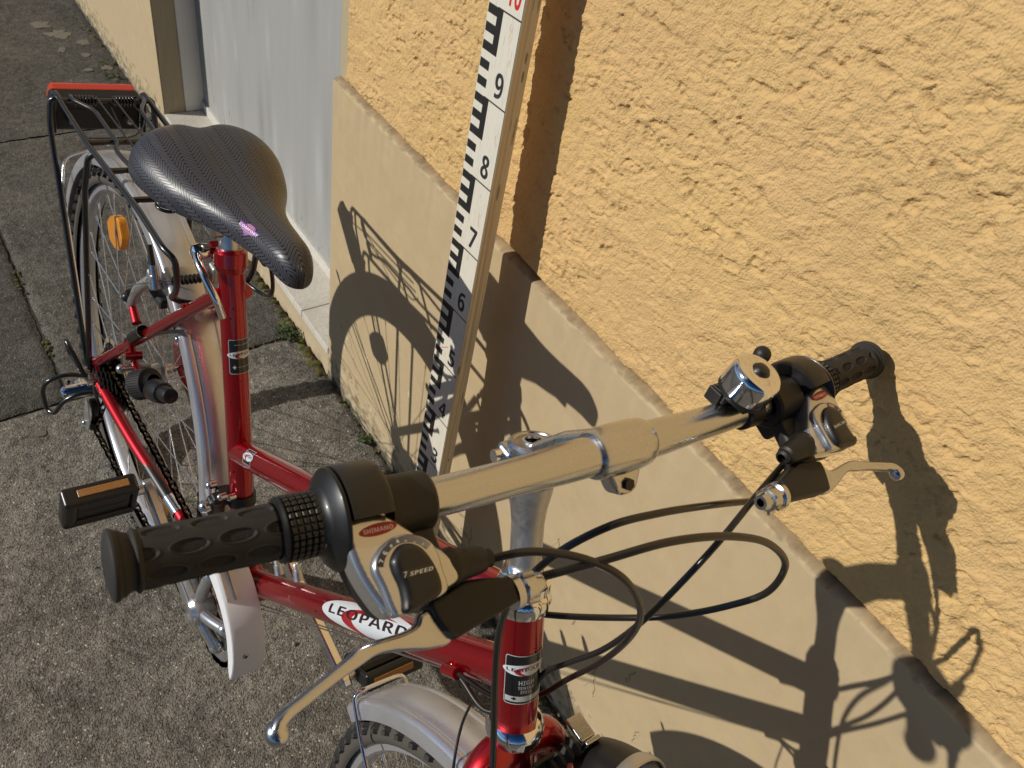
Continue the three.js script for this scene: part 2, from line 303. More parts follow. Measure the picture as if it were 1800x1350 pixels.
    const pit = sstep(0.10, 0.24, fbm(wz * 46 + 2 * fbm(z * 60, y * 60, 2, 2), wy * 60, 60, 3)) * (0.35 + 0.65 * rough);
    return 0.0036 * big + 0.0008 * t1 + 0.0009 * t2 + 0.0015 * t3 + (0.06 + 0.6 * rough) * (0.0016 * l1 + 0.0014 * l2) + 0.0009 * sm + 0.0014 * fine - 0.0027 * pit;
  };
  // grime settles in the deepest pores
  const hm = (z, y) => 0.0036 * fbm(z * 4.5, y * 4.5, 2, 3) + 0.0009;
  const ycol = std({ color: 0xffffff, vertexColors: true, roughness: 0.95, bumpMap: speck, bumpScale: 0.0016 });
  function axis(list) { const o = []; for (const [a, b, s] of list) { const n = Math.max(1, Math.round((b - a) / s)); for (let i = 0; i < n; i++) o.push(a + (b - a) * i / n); } o.push(list[list.length - 1][1]); return o; }
  function plaster(zs, ys, edge) {
    const colr = [];
    const g = grid(zs.length - 1, ys.length - 1, (u, v, i, j) => {
      const z = zs[i], y = ys[j], h = yel(z, y), e = Math.min(edge ? z - zs[0] : 1, edge === -1 ? zs[zs.length - 1] - z : 1, y - ys[0]);
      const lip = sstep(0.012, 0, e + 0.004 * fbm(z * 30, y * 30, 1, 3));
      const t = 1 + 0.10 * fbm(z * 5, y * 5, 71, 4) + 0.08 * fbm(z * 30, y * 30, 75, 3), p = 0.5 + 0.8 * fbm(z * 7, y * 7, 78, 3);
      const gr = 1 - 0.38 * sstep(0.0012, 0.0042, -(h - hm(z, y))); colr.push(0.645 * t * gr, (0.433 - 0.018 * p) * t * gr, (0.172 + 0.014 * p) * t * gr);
      return V(-0.0046 - h + lip * 0.009 * (j === 0 || i === 0 ? 1.6 : 1), y, z);
    }, (u, v, p) => [p.z / 0.16, p.y / 0.16]);
    flip(g); g.computeVertexNormals(); g.setAttribute('color', new THREE.Float32BufferAttribute(colr, 3)); return g;
  }
  const yv = axis([[HP + 0.0015, 1.3, 0.0017], [1.3, 2.2, 0.03], [2.2, 6, 0.2]]);
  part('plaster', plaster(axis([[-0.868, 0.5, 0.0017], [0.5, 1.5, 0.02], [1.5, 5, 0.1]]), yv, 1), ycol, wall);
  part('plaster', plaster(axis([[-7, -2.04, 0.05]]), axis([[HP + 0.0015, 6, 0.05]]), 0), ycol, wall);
  // smooth surround of the doorway, its reveals and lintel
  const smooth = std({ color: lin(0.47, 0.385, 0.235), roughness: 0.88, bumpMap: speck, bumpScale: 0.0006 });
  const sur = [];
  const b2 = (x0, x1, y0, y1, z0, z1) => { const g = new THREE.BoxGeometry(x1 - x0, y1 - y0, z1 - z0); g.translate((x0 + x1) / 2, (y0 + y1) / 2, (z0 + z1) / 2); return g; };
  sur.push(b2(0, 0.3, HP + 0.006, 2.3, ZN + 0.002, -0.866), b2(0, 0.3, HP + 0.006, 2.3, -2.043, ZF - 0.0));
  sur.push(b2(0.004, 0.3, 2.3, 2.36, -2.043, -0.866));
  part('door_surround', merge(sur), smooth, wall);
  const rev = [b2(XP + 0.002, 0.3, -0.03, HP - 0.014, ZN - 0.0, -0.85), b2(0.0015, 0.3, HP - 0.0138, HP + 0.0045, ZN + 0.0005, -0.85)];
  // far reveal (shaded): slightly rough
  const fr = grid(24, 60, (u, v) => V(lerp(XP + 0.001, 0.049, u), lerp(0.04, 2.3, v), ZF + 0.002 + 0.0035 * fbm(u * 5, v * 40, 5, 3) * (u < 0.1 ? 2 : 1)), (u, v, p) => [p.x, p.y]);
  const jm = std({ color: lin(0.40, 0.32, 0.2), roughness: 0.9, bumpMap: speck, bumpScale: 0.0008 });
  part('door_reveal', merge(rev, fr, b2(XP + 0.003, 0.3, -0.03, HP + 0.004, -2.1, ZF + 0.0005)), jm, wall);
  // core of the house behind everything, so no light comes through
  part('wall_core', merge(b2(0.03, 0.4, -0.3, 6, -0.86, 5), b2(0.03, 0.4, -0.3, 6, -7, -2.03), b2(0.3, 0.4, -0.3, 6, -2.03, -0.86), b2(0.03, 0.3, 2.361, 6, -2.03, -0.86)), smooth, wall);
}

// ── doorstep of stone tiles ──
{
  const st = thing('doorstep', 'low doorstep of pale stone tiles with a beige front, below the grey door', 'doorstep');
  const HS = 0.078;
  const riserM = std({ color: lin(0.50, 0.40, 0.25), roughness: 0.9, bumpMap: speck, bumpScale: 0.0012 });
  const rg = grid(220, 8, (u, v) => { const z = lerp(ZF + 0.004, ZN - 0.001, u), y = lerp(-0.035, HS - 0.021, v); const f = sstep(0.03, 0, y); return V(XP + 0.003 - f * 0.006 * (0.4 + fbm(z * 25, y * 25, 2, 3) * 2), y, z); }, (u, v, p) => [p.z / 0.2, p.y / 0.2]);
  flip(rg); rg.computeVertexNormals();
  part('riser', rg, riserM, st);
  const N = 512, n1 = tileNoise(N, 180, 3), n2 = tileNoise(N, 50, 4), n3 = tileNoise(N, 8, 6);
  const tt = dataTex(N, N, (x, y) => { const a = n1(x, y), b = n2(x, y), c = n3(x, y); let v = 0.60 + 0.10 * (b - 0.5) + 0.08 * (c - 0.5); if (a > 0.86) v *= 0.72; if (a < 0.1) v *= 1.1; return [toS(v), toS(v * 0.93), toS(v * 0.80)]; }, true);
  const tileM = std({ map: tt, roughness: 0.7, bumpMap: speck, bumpScale: 0.0003 });
  const zc = [ZF + 0.003, -1.703, -1.371, -1.038, ZN - 0.0015];
  for (let i = 0; i < 4; i++) {
    const z0 = zc[i] + 0.0012, z1 = zc[i + 1] - 0.0012, g = new RoundedBoxGeometry(0.135, 0.021, z1 - z0, 2, 0.0018);
    g.translate(XP - 0.001 + 0.0675, HS - 0.0105, (z0 + z1) / 2);
    const uv = g.attributes.uv, p = g.attributes.position; for (let k = 0; k < p.count; k++) uv.setXY(k, p.getX(k) / 0.3 + i * 0.37, p.getZ(k) / 0.3);
    part('tile', g, tileM, st);
  }
  part('tile_bed', box(0.12, 0.055, 1.11, XP + 0.066, HS - 0.0495, (ZF + ZN) / 2, 0.001), std({ color: lin(0.2, 0.18, 0.14), roughness: 1 }), st);
}
// ── door: brushed grey-white leaf, white frame ──
{
  const dr = thing('door', 'plain grey-white painted door panel with streaky vertical wear, set back in the wall', 'door');
  const W = 1024, H = 1024;
  const dt = canvasTex(W, H, (x) => {
    seed = 909; x.fillStyle = '#9e9d99'; x.fillRect(0, 0, W, H);
    for (let i = 0; i < 5200; i++) { const g = rnd() < 0.55, a = rr(0.006, 0.02); x.fillStyle = g ? `rgba(214,216,218,${a})` : `rgba(105,100,90,${a})`; x.fillRect(rr(0, W), rr(-200, H), rr(1, 4), rr(60, 420)); }
    for (let i = 0; i < 60; i++) { const cx = rr(0, W), cy = rr(0, H), s = rr(40, 130), gr = x.createRadialGradient(cx, cy, 2, cx, cy, s), g = rnd() < 0.5; gr.addColorStop(0, g ? 'rgba(235,238,240,0.16)' : 'rgba(96,92,82,0.16)'); gr.addColorStop(1, 'rgba(128,128,128,0)'); x.fillStyle = gr; x.save(); x.translate(cx, cy); x.scale(0.45, 2.2); x.translate(-cx, -cy); x.fillRect(cx - s, cy - s, 2 * s, 2 * s); x.restore(); }
    for (let i = 0; i < 70; i++) { x.fillStyle = `rgba(70,62,50,${rr(0.2, 0.6)})`; x.save(); x.translate(rr(0, W), H - rr(2, 110) * rr(0.3, 1)); x.rotate(rr(-0.3, 0.3)); x.fillRect(0, 0, rr(1, 3), rr(6, 30)); x.restore(); }
  });
  dt.wrapS = dt.wrapT = THREE.MirroredRepeatWrapping;
  const leaf = new THREE.BoxGeometry(0.03, 2.19, 1.112); leaf.translate(0.104 + 0.015, 0.1 + 1.095, (ZF + ZN) / 2 + 0.001);
  const uv = leaf.attributes.uv, p = leaf.attributes.position; for (let k = 0; k < p.count; k++) uv.setXY(k, p.getZ(k) / 1.0, (p.getY(k) - 0.1) / 1.0);
  part('door_leaf', leaf, std({ map: dt, roughness: 0.75, bumpMap: dt, bumpScale: 0.0003 }), dr);
  const fm = std({ color: lin(0.72, 0.68, 0.62), roughness: 0.6, bumpMap: speck, bumpScale: 0.0005 });
  part('door_frame', box(0.084, 2.2, 0.06, 0.049 + 0.042, 0.0785 + 1.1, ZF - 0.0235, 0.002), fm, dr);
  part('threshold', box(0.014, 0.03, 1.105, 0.103, 0.0785 + 0.0135, (ZF + ZN) / 2, 0.003), std({ color: lin(0.66, 0.63, 0.57), roughness: 0.7, bumpMap: speck, bumpScale: 0.0012 }), dr);
}

// ── measuring staff leaning on the wall ──
{
  const stf = thing('measuring_staff', 'white wooden surveying staff with black graduations and numerals, leaning upright against the wall', 'measuring staff');
  const B = V(-0.1228, -0.0023, -0.2824), dir = V(0.0510, 0.9977, -0.0439).normalize(), OFF = 0.0492;
  const wd = V(0, 0.02, -1).projectOnPlane(dir).normalize().negate();            // across the face, towards the camera end (+z)
  const nrm = new THREE.Vector3().crossVectors(wd, dir).normalize();             // out of the face
  if (nrm.x > 0) nrm.negate();
  const WI = 0.064, TH = 0.022, LEN = 2.0;
  // B is the foot of the near (right) front edge; local x across (0 … WI from left to right), y up the staff, z out of the face
  stf.position.copy(B).addScaledVector(wd, -WI);
  stf.quaternion.setFromRotationMatrix(new THREE.Matrix4().makeBasis(wd, dir, new THREE.Vector3().crossVectors(wd, dir)));
  const zdir = new THREE.Vector3().crossVectors(wd, dir).dot(nrm) > 0 ? 1 : -1;
  const wood = canvasTex(128, 1024, (x, w, h) => { seed = 31; x.fillStyle = '#e2d5b8'; x.fillRect(0, 0, w, h); for (let i = 0; i < 900; i++) { x.fillStyle = rnd() < 0.5 ? `rgba(120,92,50,${rr(0.04, 0.14)})` : `rgba(215,198,160,${rr(0.04, 0.16)})`; x.fillRect(rr(0, w), rr(-100, h), rr(1, 3), rr(40, 500)); } for (let i = 0; i < 40; i++) { x.fillStyle = `rgba(70,52,34,${rr(0.2, 0.5)})`; x.beginPath(); x.ellipse(rr(0, w), rr(0, h), rr(1, 3), rr(2, 14), 0, 0, 7); x.fill(); } });
  const body = new RoundedBoxGeometry(WI, LEN, TH, 2, 0.0015); body.translate(WI / 2, LEN / 2, -zdir * TH / 2);
  const bu = body.attributes.uv, bp = body.attributes.position; for (let k = 0; k < bp.count; k++) bu.setXY(k, (bp.getX(k) + bp.getZ(k)) / 0.08, bp.getY(k) / 1.0);
  wood.wrapS = wood.wrapT = THREE.MirroredRepeatWrapping;
  part('staff_body', body, std({ map: wood, roughness: 0.75, bumpMap: wood, bumpScale: 0.0004 }), stf);
  function face(y0, y1, w, h, numerals) {
    const t = canvasTex(w, h, (x) => {
      seed = 51 + Math.round(y0 * 10); const S = h / (y1 - y0), X = (m) => m / WI * w, Y = (m) => h - (m - y0) * S;
      x.fillStyle = '#dbd5c4'; x.fillRect(0, 0, w, h);
      for (let i = 0; i < 500; i++) { x.fillStyle = `rgba(${rnd() < 0.5 ? '150,130,95' : '255,252,240'},${rr(0.03, 0.1)})`; x.fillRect(rr(0, w), rr(-60, h), rr(1, 3), rr(30, 240)); }
      const c1 = WI * 0.30, c2 = WI * 0.47;
      for (let k = 0; k < 21; k++) {
        const b = OFF + k * 0.1; x.fillStyle = '#1b1a18';
        for (const q of [1, 3, 5, 7, 9]) x.fillRect(X(WI * 0.01), Y(b + (q + 1) * 0.01), X(c1), 0.01 * S);
        x.fillRect(X(c1), Y(b + 0.1), X(c2 - c1), 0.05 * S);
        x.fillRect(X(c1), Y(b) - S * 0.0008, w, S * 0.0016);
        if (numerals) {
          x.fillStyle = k >= 10 ? '#c2261c' : '#26262c'; x.font = `bold ${Math.round(0.032 * S * 1.28)}px sans-serif`; x.textAlign = 'center'; x.textBaseline = 'alphabetic';
          x.save(); x.translate(X(WI * 0.70), Y(b + 0.008)); x.scale((k >= 10 ? 0.62 : 0.85) * (w / WI) / S, 1); x.fillText(String(k), 0, 0); x.restore();
        }
      }
      // worn paint: scratches and bare specks
      for (let i = 0; i < 520; i++) { x.fillStyle = rnd() < 0.6 ? `rgba(205,196,176,${rr(0.2, 0.6)})` : `rgba(122,84,56,${rr(0.15, 0.5)})`; x.fillRect(rr(0, w), rr(0, h), rr(0.6, 1.8), rr(3, 18)); }
      for (const [cx, cy] of [[0.78, 0.99], [0.8, 0.93], [0.86, 0.955], [0.82, 0.76], [0.9, 0.87]]) for (let i = 0; i < 14; i++) { x.fillStyle = `rgba(150,70,50,${rr(0.2, 0.5)})`; x.fillRect(w * (cx + rr(-0.06, 0.06)), Y(cy + OFF + rr(-0.014, 0.014)), 1.2, rr(5, 16)); }
      x.strokeStyle = 'rgba(190,30,25,0.8)'; x.lineWidth = 1.6; for (const m of [0.355, 0.52]) { x.beginPath(); x.moveTo(w * 0.2, Y(m + OFF)); x.lineTo(w * 0.5, Y(m + OFF + 0.014)); x.stroke(); }
    });
    const g = new THREE.PlaneGeometry(WI - 0.0016, y1 - y0); g.translate(WI / 2, (y0 + y1) / 2, zdir * 0.0004); if (zdir < 0) { flip(g); g.computeVertexNormals(); }
    part('graduated_face', g, std({ map: t, roughness: 0.6, side: THREE.DoubleSide }), stf);
  }
  face(0.003, 1.25, 192, 2048, true);
  face(1.2501, 1.997, 96, 1024, true);
  part('shoe', box(WI + 0.002, 0.014, TH + 0.002, WI / 2, 0.0072, -zdir * TH / 2, 0.001), M.steel, stf);
}

// ── moss and weeds along the foot of the wall ──
{
  const mossM = std({ color: lin(0.075, 0.085, 0.022), roughness: 1, vertexColors: true });
  const gs = [], cs = [];
  seed = 4242;
  const clump = (x, z, s) => {
    const g = new THREE.IcosahedronGeometry(s, 2), p = g.attributes.position, k = rr(0.6, 1.25), yel = rnd(), c = [];
    for (let i = 0; i < p.count; i++) { const q = V(p.getX(i), p.getY(i), p.getZ(i)), m = 1 + 0.55 * fbm(q.x * 160 + x * 99, q.y * 160, q.z * 160 + z * 99, 2); p.setXYZ(i, q.x * m, q.y * m * 0.6, q.z * m); c.push(k * (1 + 0.4 * yel), k, k); }
    g.translate(x, SLOPE * x + s * 0.2 - 0.002, z); g.computeVertexNormals(); g.setAttribute('color', new THREE.Float32BufferAttribute(c, 3)); gs.push(g);
  };
  for (let i = 0; i < 42; i++) clump(rr(-0.036, -0.020), rr(-1.10, -0.895), rr(0.004, 0.0105));
  for (let i = 0; i < 40; i++) clump(rr(-0.032, -0.018), rr(-1.45, -1.08), rr(0.003, 0.008));
  for (let i = 0; i < 60; i++) clump(rr(-0.026, -0.016), rr(-0.89, 0.2), rr(0.002, 0.0055));
  for (let i = 0; i < 26; i++) clump(rr(-0.034, -0.018), rr(-0.06, 0.12), rr(0.003, 0.0075));
  for (let i = 0; i < 30; i++) clump(-0.53 + rr(-0.006, 0.006), rr(-1.55, -1.2), rr(0.002, 0.005));
  for (let i = 0; i < 26; i++) clump(rr(-0.2, -0.03), -1.052 + rr(-0.005, 0.005), rr(0.0015, 0.005));
  for (let i = 0; i < 30; i++) clump(rr(-0.06, -0.02), rr(-3.0, -2.1), rr(0.003, 0.009));
  const m = new THREE.Mesh(mergeGeometries(gs.map((g) => (g.index ? g.toNonIndexed() : g))), mossM); m.name = 'moss'; m.castShadow = m.receiveShadow = true;
  m.userData = { label: 'low green moss growing in the joints along the foot of the wall', category: 'moss', kind: 'stuff' }; scene.add(m);
  const leafM = phys({ color: lin(0.06, 0.095, 0.03), roughness: 0.6, side: THREE.DoubleSide, vertexColors: true });
  function weed(x, z, n, R, label) {
    const w = thing('weed', label, 'weed'); w.position.set(x, SLOPE * x, z);
    const lf = [], stm = [];
    for (let i = 0; i < n; i++) {
      const a = rr(0, 6.28), r = R * Math.sqrt(rr(0.03, 1)), h = rr(0.2, 1) * R * 0.7, s = rr(0.003, 0.0065);
      const tip = V(Math.cos(a) * r - R * 0.15, h, Math.sin(a) * r);
      stm.push(tube([V(rr(-0.003, 0.003), 0, rr(-0.003, 0.003)), V(tip.x * 0.5, h * 0.8, tip.z * 0.5), tip], 0.0005, 6, 4));
      for (let k = 0; k < 3; k++) {
        const g = new THREE.CircleGeometry(s * rr(0.7, 1.1), 7); g.scale(0.62, 1, 1); g.translate(0, s * 0.9, 0); g.rotateX(rr(-1.4, -0.5)); g.rotateY(a + k * 2.1 + rr(-0.4, 0.4)); g.translate(tip.x, tip.y, tip.z);
        const c = rr(0.6, 1.3), cc = []; for (let q = 0; q < g.attributes.position.count; q++) cc.push(c * 1.05, c, c); g.setAttribute('color', new THREE.Float32BufferAttribute(cc, 3)); lf.push(g.toNonIndexed());
      }
    }
    part('leaf_cluster', mergeGeometries(lf), leafM, w).userData.kind = 'stuff';
    part('stem', merge(stm), std({ color: lin(0.07, 0.09, 0.035), roughness: 0.8 }), w);
  }
  weed(-0.038, -1.05, 40, 0.025, 'small leafy weed at the end of the pavement joint below the doorstep');
  weed(-0.024, -0.672, 16, 0.016, 'tiny green weed at the wall foot beside the shadow of the wheel hub');
  weed(-0.13, -2.19, 26, 0.028, 'small weed in the pavement behind the luggage rack');
  weed(-0.06, -2.42, 14, 0.02, 'little weed at the far wall foot left of the doorway');
}
// ═════════════ THE BICYCLE ═════════════
// bike coordinates: x to the bike's left, y up its lean, z forward
const bike = thing('bicycle', 'red step-through bicycle with black saddle and chrome handlebar, leaning against the ochre wall', 'bicycle');
bike.position.set(-0.4794, -0.0089, 0);
bike.rotation.order = 'YXZ'; bike.rotation.y = THREE.MathUtils.degToRad(0.7026); bike.rotation.z = -THREE.MathUtils.degToRad(8.7371);
const X1 = V(1, 0, 0), Y1 = V(0, 1, 0);
const BB = V(0, 0.31, -0.265), RH = V(0, 0.34, -0.717), FH = V(0, 0.34, 0.352);
const STEER = V(0, 0.9249, -0.3802).normalize();                        // up the steering axis
const onSteer = (y) => V(0, y, 0.102 + 0.411 * (0.967 - y));
const onSeat = (y) => V(0, y, -0.3143 - 0.341 * (y - 0.4627));

// ── frame ──
{
  const fr = group('frame', bike);
  part('seat_tube', merge(rod(onSeat(0.30), onSeat(0.782), 0.0158, 0.0158, 36), latheTo(onSeat(0.755), onSeat(0.7835), [[0, 0.0158], [0.004, 0.0178], [0.0245, 0.0178], [0.0285, 0.0165]])), M.red, fr);
  const headT = onSteer(0.842), headB = onSteer(0.726);
  part('head_tube', rod(headB, headT, 0.0178, 0.0178, 40), M.red, fr);
  part('top_tube', merge(rod(V(0, 0.5265, -0.334), V(0, 0.829, 0.143), 0.0162, 0.0162, 36), ball(V(0, 0.5285, -0.331), 0.0164)), M.red, fr);
  part('down_tube', rod(V(0, 0.322, -0.2825), V(0, 0.775, 0.178), 0.0168, 0.0168, 40), M.red, fr);
  part('bottom_bracket', merge(rod(BB.clone().add(V(-0.036, 0, 0)), BB.clone().add(V(0.036, 0, 0)), 0.021, 0.021, 30)), M.red, fr);
  for (const s of [-1, 1]) {
    const top = V(s * 0.017, 0.7275, -0.408), low = V(s * 0.0672, 0.362, -0.734);
    part('seat_stay', rod(top, low, 0.0088, 0.0078, 20), M.red, fr);
    part('chain_stay', tube([V(s * 0.026, 0.312, -0.283), V(s * 0.034, 0.317, -0.40), V(s * 0.056, 0.33, -0.58), V(s * 0.066, 0.338, -0.708)], 0.0098, 50, 16), M.red, fr);
    // forged dropout plate with its eyelet
    const sh = new THREE.Shape(); sh.moveTo(-0.752, 0.362); sh.lineTo(-0.728, 0.372); sh.lineTo(-0.70, 0.352); sh.lineTo(-0.69, 0.335); sh.lineTo(-0.705, 0.322); sh.lineTo(-0.728, s < 0 ? 0.305 : 0.325); sh.lineTo(-0.742, s < 0 ? 0.308 : 0.33); sh.closePath();
    const g = new THREE.ExtrudeGeometry(sh, { depth: 0.005, bevelEnabled: true, bevelSize: 0.0012, bevelThickness: 0.0012, bevelSegments: 2 });
    g.applyMatrix4(new THREE.Matrix4().makeBasis(V(0, 0, 1), V(0, 1, 0), V(-1, 0, 0)).setPosition(s * 0.0672 + 0.0025, 0, 0)); part('dropout', g, M.red, fr);
  }
  part('bridge', merge(rod(V(-0.034, 0.665, -0.47), V(0.034, 0.665, -0.47), 0.006), tube([V(-0.008, 0.655, -0.485), V(-0.009, 0.64, -0.497), V(0, 0.628, -0.508), V(0.009, 0.64, -0.497), V(0.008, 0.655, -0.485)], 0.0035, 24, 8)), M.red, fr);
  // seat clamp lug and small bosses
  part('cable_stop', merge(latheTo(V(-0.0205, 0.731, 0.142), V(-0.0205, 0.716, 0.127), [[0, 0.002], [0, 0.0055], [0.009, 0.0055], [0.0205, 0.0052], [0.0205, 0.002]]), box(0.006, 0.008, 0.012, -0.0165, 0.7235, 0.1345)), M.red, fr);
  for (const [y, z] of [[0.4442, -0.1843], [0.4872, -0.1401]]) {
    const n = V(0, 0.713, -0.701), p = V(0, y, z).addScaledVector(n, 0.004);
    part('bolt', merge(latheTo(p, p.clone().addScaledVector(n, 0.021), [[0, 0.006], [0.013, 0.0055], [0.0135, 0.0042], [0.0195, 0.0042], [0.021, 0.0032], [0.0195, 0.002], [0.0175, 0.0002]])), M.brushed, fr);
  }
  // headset cups and locknut
  const hs = group('headset', fr);
  const hz = onSteer(0.838);
  part('upper_cup', latheTo(hz, hz.clone().addScaledVector(STEER, 0.05), [[-0.003, 0.0175], [-0.003, 0.0205], [0.004, 0.0222], [0.010, 0.0218], [0.013, 0.0195], [0.014, 0.0205], [0.021, 0.0208], [0.0225, 0.0188], [0.0235, 0.018], [0.030, 0.018], [0.0315, 0.0165], [0.034, 0.016], [0.036, 0.0142], [0.036, 0.0115]]), M.chrome, hs);
  const hl = onSteer(0.730);
  part('lower_cup', latheTo(hl, hl.clone().addScaledVector(STEER, 0.05), [[0.007, 0.0178], [0.007, 0.0215], [0.002, 0.0245], [-0.005, 0.0245], [-0.010, 0.0235], [-0.013, 0.019], [-0.015, 0.016]]), M.chrome, hs);
  // hex flats of the locknut
  const hx = new THREE.CylinderGeometry(0.0196, 0.0196, 0.006, 6); hx.applyQuaternion(new THREE.Quaternion().setFromUnitVectors(Y1, STEER)); const hp = onSteer(0.838).addScaledVector(STEER, 0.0262); hx.translate(hp.x, hp.y, hp.z);
  part('lock_nut', hx, M.chrome, hs);
}
// lathe along an arbitrary axis: prof = [[distance from p, radius], ...]
function latheTo(p, q, prof, n = 36) {
  const g = latheX(prof, n), d = q.clone().sub(p).normalize(), a = Math.abs(d.y) > 0.9 ? X1 : Y1;
  const y = new THREE.Vector3().crossVectors(a, d).normalize(), z = new THREE.Vector3().crossVectors(d, y);
  g.applyMatrix4(basis(p, d, y, z)); return g;
}
// the same profile, rounded off by a curve through its points
function soft(prof, n = 40) { return new THREE.CatmullRomCurve3(prof.map((p) => V(p[0], p[1], 0)), false, 'centripetal').getPoints(n).map((p) => [p.x, Math.max(0, p.y)]); }
// a printed patch lying on a tube: centre c, along the tube a, outward n
function tubePatch(c, a, n, R, len, arc, lift = 0.0004) {
  const t = new THREE.Vector3().crossVectors(n, a).normalize();
  return grid(8, 24, (u, v) => { const th = (v - 0.5) * arc, q = c.clone().addScaledVector(a, (u - 0.5) * len).addScaledVector(n, Math.cos(th) * (R + lift)).addScaledVector(t, Math.sin(th) * (R + lift)); return q; }, (u, v) => [u, v]);
}
const CAMB = V(-0.363, 1.3525, 0.384);
// outward normal of a tube patch that faces a given place, turned about the tube by ang
function facing(c, a, ang = 0) { const n = CAMB.clone().sub(c).projectOnPlane(a).normalize(); return n.applyAxisAngle(a.clone().normalize(), ang); }

// ── printing on the frame ──
{
  const fr = bike.getObjectByName('frame');
  const swoosh = (x, w, h, txt) => {
    // white oval with a red crescent cut through it and dark lettering
    x.save(); x.beginPath(); x.ellipse(w / 2, h / 2, w * 0.49, h * 0.46, 0, 0, 7); x.fillStyle = '#d3d8dc'; x.fill(); x.clip();
    x.fillStyle = '#a10a18'; x.beginPath(); x.moveTo(w * 0.80, h * 0.30); x.bezierCurveTo(w * 0.55, h * 0.13, w * 0.27, h * 0.28, w * 0.25, h * 0.56); x.bezierCurveTo(w * 0.24, h * 0.8, w * 0.40, h * 0.98, w * 0.55, h); x.bezierCurveTo(w * 0.36, h * 0.78, w * 0.33, h * 0.56, w * 0.40, h * 0.42); x.bezierCurveTo(w * 0.5, h * 0.27, w * 0.68, h * 0.30, w * 0.80, h * 0.30); x.fill();
    x.fillStyle = '#a10a18'; x.beginPath(); x.moveTo(w * 0.62, 0); x.bezierCurveTo(w * 0.80, h * 0.14, w * 0.9, h * 0.24, w, h * 0.34); x.lineTo(w, 0); x.fill();
    x.restore();
    x.fillStyle = '#2a1418'; x.font = `bold ${Math.round(h * 0.37)}px sans-serif`; x.textAlign = 'left'; x.textBaseline = 'alphabetic';
    x.save(); x.translate(w * 0.075, h * 0.60); x.scale(w * 0.85 / x.measureText(txt).width, 1); x.fillText(txt, 0, 0); x.restore();
  };
  const tL = canvasTex(1024, 320, (x, w, h) => { x.clearRect(0, 0, w, h); swoosh(x, w, h, 'LEOPARD'); });
  const a = V(0, 0.703, 0.711).normalize();
  { const c = V(0, 0.611, 0.0115), n = facing(c, a, 0.06); part('frame_sticker', tubePatch(c, a, n, 0.0168, 0.208, 2.2), decal(tL), fr); }
  const crest = (rows) => (x, w, h) => {
    x.clearRect(0, 0, w, h); x.fillStyle = '#b9bcbe'; const rrct = (m, r) => { x.beginPath(); x.moveTo(m + r, m); x.lineTo(w - m - r, m); x.quadraticCurveTo(w - m, m, w - m, m + r); x.lineTo(w - m, h - m - r); x.quadraticCurveTo(w - m, h - m, w - m - r, h - m); x.lineTo(m + r, h - m); x.quadraticCurveTo(m, h - m, m, h - m - r); x.lineTo(m, m + r); x.quadraticCurveTo(m, m, m + r, m); x.fill(); };
    x.save(); x.translate(w * 0.06, 0); x.scale(0.88, 1); rrct(3, 40); x.fillStyle = '#0d1013'; rrct(11, 34); x.restore();
    rows(x, w, h);
    const cy = h * (rows.oval ?? 0.42), oh = h * 0.24; x.save(); x.translate(0, cy - oh / 2); swoosh(x, w, oh, 'LEOPARD'); x.restore();
  };
  const headRows = (x, w, h) => { x.fillStyle = '#aeb2b3'; x.textAlign = 'center'; x.font = `bold ${h * 0.13}px sans-serif`; x.fillText('HIGH', w / 2, h * 0.60); x.font = `bold ${h * 0.085}px sans-serif`; x.fillText('TENSILE', w / 2, h * 0.69); x.fillText('STEEL', w / 2, h * 0.775); x.fillStyle = '#b3b7b8'; x.fillRect(w * 0.09, h * 0.83, w * 0.82, h * 0.11); x.fillStyle = '#15181a'; x.font = `${h * 0.06}px sans-serif`; x.fillRect(w * 0.22, h * 0.862, w * 0.10, h * 0.03); x.fillRect(w * 0.255, h * 0.845, w * 0.035, h * 0.065); };
  headRows.oval = 0.30;
  const seatRows = (x, w, h) => { x.fillStyle = '#9a9c98'; x.textAlign = 'center'; x.font = `${h * 0.07}px sans-serif`; x.fillRect(w * 0.25, h * 0.15, w * 0.2, h * 0.02); x.fillRect(w * 0.5, h * 0.15, w * 0.3, h * 0.02); x.fillStyle = '#d2d5d6'; x.fillRect(w * 0.18, h * 0.78, w * 0.11, h * 0.035); x.fillRect(w * 0.217, h * 0.745, w * 0.036, h * 0.105); x.fillStyle = '#8b8d88'; x.fillRect(w * 0.34, h * 0.785, w * 0.48, h * 0.022); };
  seatRows.oval = 0.45;
  const tH = canvasTex(512, 512, crest(headRows)), tS = canvasTex(512, 512, crest(seatRows));
  const turn = (g) => { const uv = g.attributes.uv; for (let k = 0; k < uv.count; k++) { const u = uv.getX(k), v = uv.getY(k); uv.setXY(k, 1 - v, u); } return g; };
  { const c = onSteer(0.783), n = facing(c, STEER, 0.42); part('frame_sticker', turn(tubePatch(c, STEER, n, 0.0178, 0.047, 2.35)), decal(tH, { roughness: 0.4 }), fr); }
  const SA = V(0, 0.9465, -0.3228).normalize();
  { const c = onSeat(0.657), n = facing(c, SA, 0.55); part('frame_sticker', turn(tubePatch(c, SA, n, 0.0158, 0.046, 2.35)), decal(tS, { roughness: 0.4 }), fr); }
